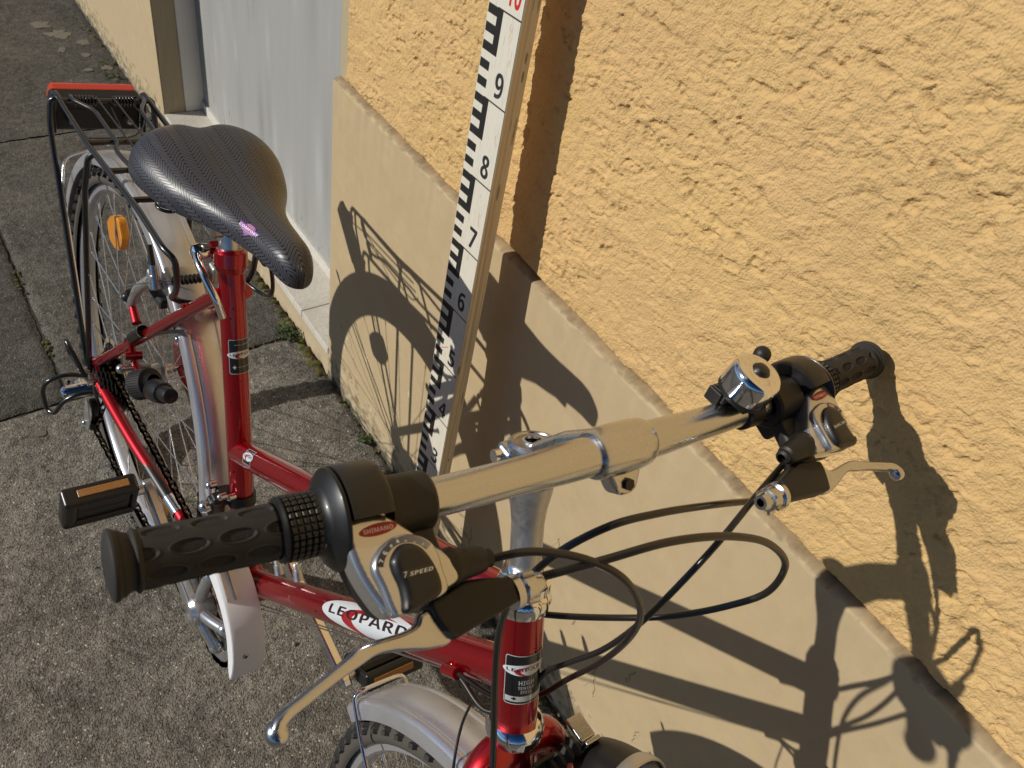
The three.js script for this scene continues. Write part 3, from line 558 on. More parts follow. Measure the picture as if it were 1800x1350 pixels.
  { const ta = V(0, 0.535, 0.844).normalize(), c = V(0, 0.5605, -0.281), n = facing(c, ta, 0.1); part('frame_sticker', tubePatch(c, ta, n, 0.0162, 0.03, 1.25), decal(canvasTex(256, 256, (x, w, h) => { x.clearRect(0, 0, w, h); x.fillStyle = '#c5c8c9'; x.beginPath(); x.moveTo(w * 0.1, h * 0.02); x.lineTo(w * 0.9, h * 0.02); x.lineTo(w * 0.9, h * 0.98); x.lineTo(w * 0.1, h * 0.98); x.fill(); x.fillStyle = '#121417'; x.fillRect(w * 0.13, h * 0.05, w * 0.74, h * 0.9); x.save(); x.translate(0, h * 0.22); swoosh(x, w, h * 0.56, 'LEOPARD'); x.restore(); })), fr); }
  // silver-edged black bands on the stays
  { const p = V(-0.0515, 0.519, -0.599), q = V(-0.0478, 0.552, -0.5705); part('frame_sticker', rod(p, q, 0.0089, 0.0089, 20, true), M.gloss, fr);
    part('frame_sticker', rod(q, q.clone().lerp(p, -0.06), 0.00905, 0.00905, 20, true), M.alu, fr);
    part('frame_sticker', rod(V(-0.0415, 0.3205, -0.457), V(-0.0535, 0.328, -0.56), 0.0104, 0.0101, 20, true), M.gloss, fr);
    part('frame_sticker', rod(V(-0.0375, 0.3188, -0.425), V(-0.0415, 0.3205, -0.457), 0.0103, 0.0104, 20, true), M.chrome, fr); }
}

// ── chipped paint ──
{
  seed = 8080; const fr = bike.getObjectByName('frame'), gs = [];
  const segs = [[V(0, 0.34, -0.265), V(0, 0.77, 0.172), 0.0168, 22], [V(0, 0.54, -0.31), V(0, 0.82, 0.13), 0.0162, 14], [onSeat(0.33), onSeat(0.76), 0.0158, 12], [onSteer(0.735), onSteer(0.835), 0.0178, 5]];
  for (const [p, q, R, n] of segs) for (let i = 0; i < n; i++) {
    const a = q.clone().sub(p).normalize(), c = p.clone().lerp(q, rnd()), nn = facing(c, a, rr(-1.3, 1.3)), g = new THREE.CircleGeometry(rr(0.0004, 0.0011), 7);
    const t = new THREE.Vector3().crossVectors(nn, a).normalize(); g.scale(rr(0.6, 1), rr(0.8, 2.2), 1); g.applyMatrix4(basis(c.addScaledVector(nn, R + 0.00025), t, a, nn)); gs.push(g);
  }
  part('paint_chip', merge(gs), std({ color: lin(0.34, 0.27, 0.25), roughness: 0.7, side: THREE.DoubleSide }), fr).userData.kind = 'stuff';
}

// ── seat post and its clamp ──
part('seat_post', rod(onSeat(0.70), onSeat(0.845), 0.0132, 0.0132, 30), M.steel, bike);
{
  const sc = group('seat_clamp', bike), c = onSeat(0.7705);
  part('clamp_collar', merge(latheTo(c.clone().addScaledVector(V(0, 0.9465, -0.3228), -0.008), c.clone().addScaledVector(V(0, 0.9465, -0.3228), 0.01), [[0, 0.016], [0, 0.0196], [0.0165, 0.0196], [0.0165, 0.016]]), box(0.016, 0.017, 0.014, -0.009, 0.770, -0.4395)), M.red, sc);
  part('skewer', rod(V(-0.026, 0.771, -0.437), V(0.02, 0.771, -0.437), 0.004), M.red, sc);
  part('lever_head', merge(latheTo(V(-0.021, 0.771, -0.437), V(-0.04, 0.771, -0.437), [[0, 0.003], [0, 0.0095], [0.012, 0.0105], [0.017, 0.0085], [0.0195, 0.004], [0.02, 0]])), M.chrome, sc);
  const lv = tube([V(-0.036, 0.772, -0.432), V(-0.038, 0.768, -0.418), V(-0.036, 0.759, -0.398), V(-0.031, 0.745, -0.380), V(-0.024, 0.722, -0.372)], 0.0046, 40, 12); part('lever', lv, M.chrome, sc);
}

// ── saddle ──
{
  const sa = group('saddle', bike);
  const half = (t) => { const K = [[0, 0.0002], [0.015, 0.0105], [0.05, 0.0175], [0.10, 0.0218], [0.20, 0.0262], [0.30, 0.031], [0.40, 0.0395], [0.50, 0.053], [0.60, 0.0695], [0.70, 0.0805], [0.79, 0.0862], [0.87, 0.0845], [0.93, 0.0752], [0.97, 0.060], [0.99, 0.040], [1, 0.0003]]; for (let i = 1; i < K.length; i++) if (t <= K[i][0]) { const p0 = K[Math.max(0, i - 2)], p1 = K[i - 1], p2 = K[i], p3 = K[Math.min(K.length - 1, i + 1)], s = (t - p1[0]) / (p2[0] - p1[0]), h = p2[0] - p1[0], m1 = i > 1 ? (p2[1] - p0[1]) / (p2[0] - p0[0]) * h : (p2[1] - p1[1]), m2 = i < K.length - 1 ? (p3[1] - p1[1]) / (p3[0] - p1[0]) * h : (p2[1] - p1[1]); const s2 = s * s, s3 = s2 * s; return (2 * s3 - 3 * s2 + 1) * p1[1] + (s3 - 2 * s2 + s) * m1 + (-2 * s3 + 3 * s2) * p2[1] + (s3 - s2) * m2; } return 0.012; };
  const S = (t, ph, k = 0) => {
    const nose = Math.sqrt(Math.max(0, 1 - Math.pow(1 - Math.min(1, t / 0.09), 2))), tail = Math.sqrt(Math.max(0, 1 - Math.pow(Math.max(0, (t - 0.86) / 0.14), 2)));
    const b = half(t) + k, c = Math.cos(ph), s = Math.sin(ph), e = 0.78;
    const w = b * Math.sign(c) * Math.pow(Math.abs(c), e);
    const hu = (lerp(0.0225, 0.051, sstep(0.15, 0.85, t)) + k) * (0.25 + 0.75 * Math.min(nose, tail)), hd = (lerp(0.013, 0.012, sstep(0.0, 0.45, t)) + k) * (0.35 + 0.65 * nose);
    const vm = lerp(0.861, 0.8345, sstep(0.05, 0.7, t)) - 0.005 * sstep(0.12, 0, t);
    const sh = s > 0 ? hu * Math.pow(s, 0.9) : -hd * Math.pow(-s, 0.6);
    const val = (0.005 * sstep(0.45, 0.8, t) * Math.exp(-Math.pow(w / 0.017, 2))) * (s > 0 ? 1 : 0);
    const dip = 0.004 * Math.sin(Math.PI * sstep(0.1, 0.75, t)) * (s > 0 ? s : 0);
    const u = -0.245 - 0.318 * t + 0.005 * Math.exp(-Math.pow(w / 0.024, 2)) * sstep(0.82, 1, t);
    return V(w, vm + sh - val - dip, u);
  };
  const W = 1024;
  const hb = (bump) => canvasTex(W, W, (x, w, h) => {
    x.fillStyle = bump ? '#404040' : '#050506'; x.fillRect(0, 0, w, h);
    const cols = 12, cw = w / cols, st = 13;
    for (let c = 0; c < cols; c++) { x.save(); x.beginPath(); x.rect(c * cw + 1, 0, cw - 2, h); x.clip(); x.strokeStyle = bump ? '#ffffff' : '#404047'; x.lineWidth = 21; for (let y = -200; y < h + 200; y += 1024 / 25) { x.beginPath(); const d = c % 2 ? 1 : -1; x.moveTo(c * cw, y - d * cw * 0.6); x.lineTo(c * cw + cw, y + d * cw * 0.6); x.stroke(); } x.restore(); }
  }, !bump);
  const tc = hb(false), tb = hb(true); for (const t of [tc, tb]) { t.wrapS = t.wrapT = THREE.RepeatWrapping; }
  const sm = phys({ map: tc, bumpMap: tb, bumpScale: 0.0005, roughness: 0.38, clearcoat: 0.1, clearcoatRoughness: 0.3 });
  const g = grid(150, 120, (u, v) => S(Math.pow(Math.sin(u * Math.PI / 2), 2) * 0.5 + 0.5 * Math.pow(u, 1.4), Math.PI * 2 * v), (u, v, p) => [(p.x + Math.sign(p.x) * Math.max(0, 0.874 - p.y) * Math.min(1, Math.abs(p.x) / 0.012)) / 0.135 + 0.5, p.z / 0.135 + 0.2]);
  flip(g); g.computeVertexNormals(); { const nn = g.attributes.normal; for (let i = 0; i <= 150; i++) { const a = i, b = 120 * 151 + i; const q = V(nn.getX(a) + nn.getX(b), nn.getY(a) + nn.getY(b), nn.getZ(a) + nn.getZ(b)).normalize(); nn.setXYZ(a, q.x, q.y, q.z); nn.setXYZ(b, q.x, q.y, q.z); } }
  part('saddle_cover', g, sm, sa);
  part('saddle_base', merge(box(0.11, 0.012, 0.06, 0, 0.822, -0.505, 0.004), box(0.026, 0.012, 0.15, 0, 0.838, -0.385, 0.004)), M.black, sa);
  for (const s of [-1, 1]) part('saddle_rail', tube([V(s * 0.010, 0.849, -0.30), V(s * 0.016, 0.836, -0.345), V(s * 0.020, 0.822, -0.42), V(s * 0.034, 0.826, -0.52)], 0.0035, 30, 10), M.steel, sa);
  for (const s of [-1, 1]) { const pts = []; for (let i = 0; i <= 60; i++) { const a = i / 60 * Math.PI * 2 * 5; pts.push(V(s * 0.045 + 0.012 * Math.cos(a), 0.79 + 0.03 * i / 60, -0.505 + 0.012 * Math.sin(a))); } part('saddle_spring', tube(pts, 0.0022, 120, 6), M.blackPaint, sa); }
  part('saddle_clamp', box(0.05, 0.03, 0.034, 0, 0.812, -0.437, 0.006), M.steel, sa);
  // purple badge
  const bt = canvasTex(256, 256, (x, w, h) => { x.clearRect(0, 0, w, h); x.fillStyle = '#8e55a8'; x.beginPath(); x.moveTo(0, h * 0.28); x.lineTo(w * 0.26, h * 0.3); x.bezierCurveTo(w * 0.28, h * 0.02, w * 0.72, h * 0.02, w * 0.74, h * 0.3); x.lineTo(w, h * 0.28); x.lineTo(w * 0.82, h * 0.66); x.lineTo(w * 0.66, h * 0.72); x.lineTo(w * 0.5, h); x.lineTo(w * 0.34, h * 0.72); x.lineTo(w * 0.18, h * 0.66); x.fill(); x.textAlign = 'center'; x.fillStyle = '#d99a3c'; x.font = `bold ${h * 0.2}px sans-serif`; x.fillText('GEL', w / 2, h * 0.3); x.fillStyle = '#f1ecf4'; x.font = `bold ${h * 0.24}px sans-serif`; x.save(); x.translate(w / 2, h * 0.56); x.scale(0.78, 1); x.fillText('COMFORT', 0, 0); x.restore(); x.fillStyle = '#d99a3c'; x.font = `bold ${h * 0.13}px sans-serif`; x.fillText('SYSTEM', w / 2, h * 0.7); });
  const bgp = grid(12, 12, (u, v) => S(lerp(0.325, 0.205, u), Math.PI - lerp(0.30, 1.0, v) , 0.0006), (u, v) => [u, v]);
  part('saddle_badge', bgp, decal(bt, { roughness: 0.5, clearcoat: 0.2 }), sa);
}

// ── wheels ──
function wheel(centre, steer) {
  const wg = group('wheel', bike); wg.position.copy(centre); if (steer) wg.quaternion.setFromAxisAngle(STEER, steer);
  const R = 0.34;
  const tp = []; for (let i = 0; i <= 22; i++) { const a = -0.55 + (Math.PI + 1.1) * i / 22; tp.push([-0.0215 * Math.cos(a), 0.3175 + 0.0205 * Math.sin(a) * (Math.sin(a) > 0 ? 0.93 : 0.6)]); }
  part('tyre', latheX(tp, 150), M.wall_tyre, wg);
  // tread blocks
  const kn = []; const kb = (wx, r, ang, sx, sy, sz, tilt, yaw) => { const g = new THREE.BoxGeometry(sx, sy, sz); { const p = g.attributes.position; for (let i = 0; i < p.count; i++) if (p.getY(i) > 0) { p.setX(i, p.getX(i) * 0.82); p.setZ(i, p.getZ(i) * 0.82); } g.computeVertexNormals(); } g.rotateY(yaw); g.rotateZ(tilt); g.translate(wx, r, 0); g.rotateX(ang); kn.push(g); };
  for (let i = 0; i < 66; i++) { const a = i / 66 * Math.PI * 2, h = Math.PI / 66; for (const s of [-1, 1]) { kb(s * 0.0172, 0.3325, a + (s > 0 ? h : 0), 0.0105, 0.0085, 0.0165, -s * 0.75, s * 0.25); kb(s * 0.0196, 0.3245, a + (s > 0 ? h : 0) , 0.006, 0.011, 0.0105, -s * 1.2, 0); } kb(0.0045, 0.338, a, 0.011, 0.0065, 0.013, 0, 0.5); kb(-0.0045, 0.338, a + h, 0.011, 0.0065, 0.013, 0, -0.5); }
  const tr = part('tread', merge(kn), M.tyre, wg); tr.userData.kind = 'stuff';
  part('rim', latheX([[-0.0105, 0.3155], [-0.0122, 0.3165], [-0.0125, 0.311], [-0.0115, 0.301], [-0.006, 0.2965], [0, 0.2955], [0.006, 0.2965], [0.0115, 0.301], [0.0125, 0.311], [0.0122, 0.3165], [0.0105, 0.3155]], 140), M.fender, wg);
  part('hub', latheX([[-0.05, 0.004], [-0.05, 0.008], [-0.034, 0.009], [-0.033, 0.028], [-0.03, 0.028], [-0.028, 0.014], [-0.01, 0.011], [0.01, 0.011], [0.028, 0.014], [0.03, 0.028], [0.033, 0.028], [0.034, 0.009], [0.05, 0.008], [0.05, 0.004]], 36), M.steel, wg);
  part('axle', rod(V(-0.085, 0, 0), V(0.085, 0, 0), 0.0048), M.steel, wg);
  const sg = (p, q) => rod(p, q, 0.00095, 0.00095, 6);
  for (let i = 0; i < 36; i++) {
    const a = i / 36 * Math.PI * 2, s = i % 2 ? 1 : -1, k = Math.floor(i / 2) % 2 ? 1 : -1, b = a + k * 1.05;
    part('spoke', merge(sg(V(s * 0.0315, 0.026 * Math.sin(b), 0.026 * Math.cos(b)), V(s * 0.001, 0.2975 * Math.sin(a), 0.2975 * Math.cos(a))), rod(V(s * 0.0024, 0.285 * Math.sin(a) + 0.026 * 0.04 * Math.sin(b), 0.285 * Math.cos(a)), V(s * 0.001, 0.2975 * Math.sin(a), 0.2975 * Math.cos(a)), 0.0017, 0.0017, 6)), M.chrome, wg);
  }
  return wg;
}
function reflector(wg, r, ang) {
  const c = [[-0.02, -0.033], [0.012, -0.036], [0.026, -0.012], [0.024, 0.012], [0.010, 0.035], [-0.018, 0.034], [-0.026, 0.012], [-0.027, -0.012]];
  const sh = new THREE.Shape(closedPoly(c, 0.006)); const g = new THREE.ExtrudeGeometry(sh, { depth: 0.008, bevelEnabled: true, bevelSize: 0.002, bevelThickness: 0.003, bevelSegments: 2 });
  g.translate(0, 0, -0.004); g.rotateY(Math.PI / 2); g.rotateX(-ang); g.translate(0, r * Math.sin(ang), r * Math.cos(ang)); return part('reflector', g, M.amber, wg);
}
function closedPoly(pts, r) { const o = []; const n = pts.length; for (let i = 0; i < n; i++) { const p = new THREE.Vector2(...pts[i]), a = new THREE.Vector2(...pts[(i + n - 1) % n]).sub(p), b = new THREE.Vector2(...pts[(i + 1) % n]).sub(p), k = Math.min(r, a.length() * 0.4, b.length() * 0.4); const s = p.clone().addScaledVector(a.normalize(), k), e = p.clone().addScaledVector(b.normalize(), k); for (let j = 0; j <= 4; j++) { const t = j / 4; o.push(new THREE.Vector2((1 - t) * (1 - t) * s.x + 2 * t * (1 - t) * p.x + t * t * e.x, (1 - t) * (1 - t) * s.y + 2 * t * (1 - t) * p.y + t * t * e.y)); } } return o; }
const rw = wheel(RH, 0), fw = wheel(FH, -0.04);
reflector(rw, 0.232, Math.atan2(0.2, -0.125)); reflector(rw, 0.232, Math.atan2(0.2, -0.125) + Math.PI - 0.12);
reflector(fw, 0.232, 0.6); reflector(fw, 0.232, 3.74);
// spoke guard and cassette (right side)
part('spoke_guard', latheX([[-0.0365, 0.02], [-0.0375, 0.05], [-0.039, 0.066], [-0.041, 0.066], [-0.040, 0.05], [-0.0385, 0.02]], 50), phys({ color: lin(0.45, 0.40, 0.3), roughness: 0.3, transmission: 0.35, thickness: 0 }), rw);
{
  const gs = [];
  const T = [28, 24, 21, 18, 16, 14, 12];
  T.forEach((n, i) => {
    const r = n * 0.0127 / (2 * Math.PI), sh = new THREE.Shape();
    for (let k = 0; k < n * 4; k++) { const a = k / (n * 4) * Math.PI * 2, q = r + [-0.0034, 0.0008, 0.0028, 0.0008][k % 4]; sh[k ? 'lineTo' : 'moveTo'](Math.cos(a) * q, Math.sin(a) * q); }
    const h = new THREE.Path(); h.absarc(0, 0, 0.015, 0, Math.PI * 2, true); sh.holes.push(h);
    const g = new THREE.ExtrudeGeometry(sh, { depth: 0.002, bevelEnabled: false }); g.rotateY(-Math.PI / 2); g.translate(-0.0405 - i * 0.0048, 0, 0); gs.push(g);
  });
  gs.push(latheX([[-0.04, 0.016], [-0.072, 0.016]], 24));
  part('cassette', merge(gs), M.cog, rw);
}
// ── mudguards ──
function mudguard(centre, steer, a0, a1, dz = 0) {
  const mg = group('mudguard', bike); mg.position.copy(centre); if (steer) mg.quaternion.setFromAxisAngle(STEER, steer);
  const P = [[-0.0285, 0.3395], [-0.0285, 0.352], [-0.0278, 0.3562], [-0.025, 0.3588], [-0.019, 0.3598], [-0.0175, 0.3592], [-0.016, 0.36], [0, 0.361], [0.016, 0.36], [0.0175, 0.3592], [0.019, 0.3598], [0.025, 0.3588], [0.0278, 0.3562], [0.0285, 0.352], [0.0285, 0.3395], [0.0268, 0.3395], [0.0268, 0.352], [0.024, 0.357], [0, 0.3592], [-0.024, 0.357], [-0.0268, 0.352], [-0.0268, 0.3395], [-0.0285, 0.3395]];
  // latheX measures φ from +z (forward) towards +y
  part('blade', latheX(P, 110, a0, a1 - a0), M.fender, mg);
  return mg;
}
const rmg = mudguard(RH, 0, 0.10, 2.95), fmg = mudguard(FH, -0.04, 0.75, 2.74);
fmg.children[0].scale.set(1, 1, 1);
{
  // rear stays (bright rods), rivets and bracket
  for (const s of [-1, 1]) part('stay', wire([[s * 0.074, 0.012, -0.02], [s * 0.046, 0.20, -0.268], [s * 0.034, 0.235, -0.30], [0, 0.245, -0.302]].map((p) => [p[0], p[1], p[2]]), 0.0024, 0.02), M.chrome, rmg);
  part('rivet', ball(V(-0.0285, 0.2556, 0.2245), 0.0042), M.alu, rmg);
  const br = latheX([[-0.0297, 0.343], [-0.0297, 0.352], [-0.0285, 0.3585], [-0.022, 0.3612], [-0.016, 0.3618]], 14, 0.86, 0.085); part('bracket', br, M.brushed, rmg);
  for (const s of [-1, 1]) part('stay', wire([[s * 0.06, 0.01, -0.01], [s * 0.034, 0.150, -0.285], [s * 0.0305, 0.178, -0.3195], [s * 0.022, 0.1815, -0.3205], [0, 0.182, -0.3205]], 0.0024, 0.014), M.chrome, fmg);
  part('rivet', ball(V(0.004, 0.3235, -0.1615), 0.0052), M.alu, fmg);
}

// ── luggage rack ──
{
  const rk = group('luggage_rack', bike), y = 0.728, r = 0.0040;
  for (const s of [-1, 1]) {
    part('rail', wire([[s * 0.063, y - 0.03, -0.940], [s * 0.063, y + 0.002, -0.936], [s * 0.063, y + 0.006, -0.76], [s * 0.061, y + 0.028, -0.560], [s * 0.058, y + 0.025, -0.475], [s * 0.050, y + 0.02, -0.458], [s * 0.047, 0.716, -0.455], [s * 0.043, 0.690, -0.470], [s * 0.041, 0.668, -0.490], [s * 0.03, 0.662, -0.487], [s * 0.006, 0.664, -0.472]], r, 0.013, 10), M.blackPaint, rk);
    part('strut', wire([[s * 0.063, y + 0.002, -0.915], [s * 0.073, y - 0.004, -0.918], [s * 0.0765, y - 0.04, -0.911], [s * 0.078, 0.37, -0.742], [s * 0.078, 0.350, -0.735]], 0.0042, 0.014, 10), M.blackPaint, rk);
    part('strut', wire([[s * 0.062, y + 0.006, -0.738], [s * 0.069, y - 0.002, -0.742], [s * 0.0735, y - 0.05, -0.744], [s * 0.0765, 0.375, -0.732], [s * 0.077, 0.352, -0.728]], 0.0042, 0.014, 10), M.blackPaint, rk);
    part('bolt', rod(V(s * 0.070, 0.353, -0.731), V(s * 0.087, 0.353, -0.731), 0.0062, 0.0062, 6), M.brushed, rk);
  }
  for (const z of [-0.765, -0.684, -0.594]) part('crossbar', rod(V(-0.061, y + 0.008 + 0.012 * sstep(-0.72, -0.58, z), z), V(0.061, y + 0.008 + 0.012 * sstep(-0.72, -0.58, z), z), 0.0041, 0.0041, 12), M.blackPaint, rk);
  // spring clip: axle with two coils, long hooped arms
  const ck = group('spring_clip', rk);
  const bar = [];
  for (const s of [-1, 1]) { const pts = []; for (let i = 0; i <= 90; i++) { const a = i / 90 * Math.PI * 2 * 7; pts.push(V(s * (0.012 + 0.032 * i / 90) - 0.003, y + 0.004 + 0.0062 * Math.cos(a), -0.900 + 0.0062 * Math.sin(a))); } bar.push(tube(pts, 0.0017, 220, 6)); bar.push(wire([[s * 0.012 - 0.003, y + 0.01, -0.9], [s * 0.012 - 0.003, y + 0.012, -0.86], [s * 0.012, y + 0.018, -0.72]], 0.0015, 0.01, 6)); }
  bar.push(rod(V(-0.062, y + 0.004, -0.9), V(0.062, y + 0.004, -0.9), 0.0036)); part('clip_spring', merge(bar), M.blackPaint, ck);
  part('clip_arm', wire([[-0.05, y + 0.010, -0.902], [-0.05, y + 0.012, -0.885], [-0.032, y + 0.016, -0.845], [-0.030, y + 0.018, -0.745], [-0.038, y + 0.018, -0.727], [-0.036, y + 0.018, -0.70], [-0.022, y + 0.019, -0.618], [-0.010, y + 0.019, -0.605], [0.010, y + 0.019, -0.605], [0.022, y + 0.019, -0.618], [0.036, y + 0.018, -0.70], [0.038, y + 0.018, -0.727], [0.030, y + 0.018, -0.745], [0.032, y + 0.016, -0.845], [0.05, y + 0.012, -0.885], [0.05, y + 0.010, -0.902]], 0.0031, 0.012, 8), M.blackPaint, ck);
  // lamp wire sagging under the rack
  part('lamp_wire', tube([[-0.052, y - 0.004, -0.80], [-0.02, y - 0.012, -0.815], [0.02, y - 0.016, -0.83], [0.045, y - 0.01, -0.868], [0.05, y - 0.02, -0.935]], 0.0013, 40, 6), M.cable, rk);
  part('lamp_wire', tube([[0.004, y, -0.9], [0.0, y - 0.006, -0.80], [0.012, y - 0.014, -0.725], [0.04, y - 0.012, -0.69]], 0.0013, 40, 6), M.cable, rk);
  // rear lamp box
  const tl = group('tail_light', bike);
  const sec = new THREE.Shape(closedPoly([[-0.944, 0.664], [-0.966, 0.666], [-0.986, 0.694], [-0.978, 0.709], [-0.964, 0.718], [-0.944, 0.713]], 0.004));
  const tg = new THREE.ExtrudeGeometry(sec, { depth: 0.116, bevelEnabled: true, bevelSize: 0.002, bevelThickness: 0.004, bevelSegments: 3 });
  tg.applyMatrix4(new THREE.Matrix4().makeBasis(V(0, 0, 1), V(0, 1, 0), V(-1, 0, 0)).setPosition(0.058, 0, 0)); part('lamp_housing', tg, M.black, tl);
  const ls = new THREE.Shape(closedPoly([[-0.963, 0.7195], [-0.980, 0.710], [-0.989, 0.694], [-0.971, 0.676], [-0.981, 0.676], [-0.997, 0.694], [-0.986, 0.715], [-0.972, 0.7245]], 0.002));
  const lg = new THREE.ExtrudeGeometry(ls, { depth: 0.112, bevelEnabled: true, bevelSize: 0.001, bevelThickness: 0.004, bevelSegments: 2 });
  lg.applyMatrix4(new THREE.Matrix4().makeBasis(V(0, 0, 1), V(0, 1, 0), V(-1, 0, 0)).setPosition(0.056, 0, 0)); part('lens', lg, M.redLens, tl);
  part('seam', box(0.108, 0.0016, 0.0012, 0, 0.697, -0.9414, 0.0004), M.gloss, tl);
  for (const s of [-1, 1]) part('screw', merge(rod(V(s * 0.042, 0.684, -0.939), V(s * 0.042, 0.685, -0.926), 0.0062, 0.005, 14), ball(V(s * 0.042, 0.685, -0.926), 0.005)), M.brass, tl);
  part('lamp_bracket', box(0.004, 0.05, 0.018, -0.0655, 0.69, -0.937), M.blackPaint, tl); part('lamp_bracket', merge(box(0.004, 0.05, 0.018, 0.0655, 0.69, -0.937)), M.blackPaint, tl);
}

// ── rear brake, dynamo, cables near the seat stays ──
{
  const rb = group('rim_brake', bike);
  for (const s of [-1, 1]) {
    part('pivot_boss', rod(V(s * 0.048, 0.548, -0.595), V(s * 0.046, 0.560, -0.622), 0.0068, 0.006, 16), M.red, rb);
    part('brake_arm', merge(tube([V(s * 0.047, 0.560, -0.624), V(s * 0.046, 0.60, -0.602), V(s * 0.041, 0.648, -0.560)], 0.0075, 20, 6), box(0.013, 0.026, 0.02, s * 0.041, 0.65, -0.556, 0.004)), M.brushed, rb);
    part('brake_shoe', box(0.014, 0.016, 0.055, s * 0.023, 0.600, -0.588, 0.005), M.rubber, rb);
    part('pivot_bolt', merge(ball(V(s * 0.05, 0.566, -0.634), 0.0075), rod(V(s * 0.045, 0.585, -0.618), V(s * 0.056, 0.585, -0.618), 0.006, 0.005, 6)), M.gloss, rb);
  }
  part('clamp_barrel', rod(V(-0.041, 0.643, -0.545), V(-0.041, 0.672, -0.558), 0.0068, 0.006, 16), M.alu, rb);
  part('noodle', rod(V(-0.041, 0.67, -0.562), V(-0.041, 0.692, -0.575), 0.0045, 0.0035), M.black, rb);
  part('brake_wire', tube([[-0.07, 0.633, -0.572], [-0.04, 0.652, -0.548], [-0.022, 0.661, -0.533]], 0.0009, 16, 6), M.cable, rb);
  const bp = []; for (let i = 0; i <= 14; i++) bp.push([i * 0.0031, i % 2 ? 0.0066 : 0.0038]);
  part('bellows', latheTo(V(-0.024, 0.660, -0.534), V(0.018, 0.692, -0.492), bp), M.rubber, rb);
  part('cable_housing', tube([[0.018, 0.692, -0.492], [0.035, 0.70, -0.475], [0.05, 0.70, -0.44], [0.05, 0.72, -0.405], [0.042, 0.76, -0.395], [0.03, 0.80, -0.40], [0.024, 0.80, -0.42]], 0.0027, 50, 8), M.cable, rb);
  const dy = group('dynamo', bike);
  const A0 = V(-0.046, 0.462, -0.553), A1 = V(-0.043, 0.525, -0.458);
  part('dynamo_body', latheTo(A0, A1, [[0.030, 0.002], [0.030, 0.0145], [0.036, 0.0165], [0.066, 0.0165], [0.074, 0.0142], [0.075, 0.0112], [0.100, 0.0112], [0.1035, 0.0098], [0.1035, 0.006], [0.1015, 0.0005]]), M.gloss, dy);
  const rib = []; for (let i = 0; i < 40; i++) { const a = i / 40 * 6.283, g = new THREE.BoxGeometry(0.026, 0.0016, 0.0016); g.translate(0, 0.0217, 0); g.rotateX(a); rib.push(g); }
  const rg = merge(latheX([[-0.013, 0.004], [-0.013, 0.021], [0.013, 0.0217], [0.014, 0.018], [0.02, 0.012]], 40), rib);
  { const d = V(0.35, 0.45, 0.5).normalize(), yy = new THREE.Vector3().crossVectors(Y1, d).normalize(), zz = new THREE.Vector3().crossVectors(d, yy); rg.applyMatrix4(basis(V(-0.050, 0.470, -0.552), d, yy, zz)); }
  part('dynamo_roller', rg, M.rubber, dy);
  part('dynamo_bracket', merge(tube([V(-0.054, 0.515, -0.602), V(-0.052, 0.495, -0.60), V(-0.05, 0.475, -0.592), V(-0.048, 0.462, -0.575)], 0.0055, 20, 10), rod(V(-0.062, 0.488, -0.598), V(-0.04, 0.488, -0.594), 0.007, 0.007, 8)), M.red, dy);
  part('dynamo_bolt', merge(rod(V(-0.070, 0.47, -0.592), V(-0.03, 0.47, -0.588), 0.0052, 0.0052, 6), ball(V(-0.07, 0.47, -0.592), 0.0072)), M.steel, dy);
  part('gear_cable', tube([[-0.030, 0.640, -0.452], [-0.036, 0.60, -0.505], [-0.043, 0.548, -0.565], [-0.05, 0.52, -0.60], [-0.055, 0.495, -0.622], [-0.052, 0.477, -0.613], [-0.049, 0.478, -0.592]], 0.0026, 50, 8), M.cable, bike);
  part('cable_end', rod(V(-0.030, 0.640, -0.452), V(-0.0305, 0.636, -0.458), 0.0036), M.alu, bike);
}

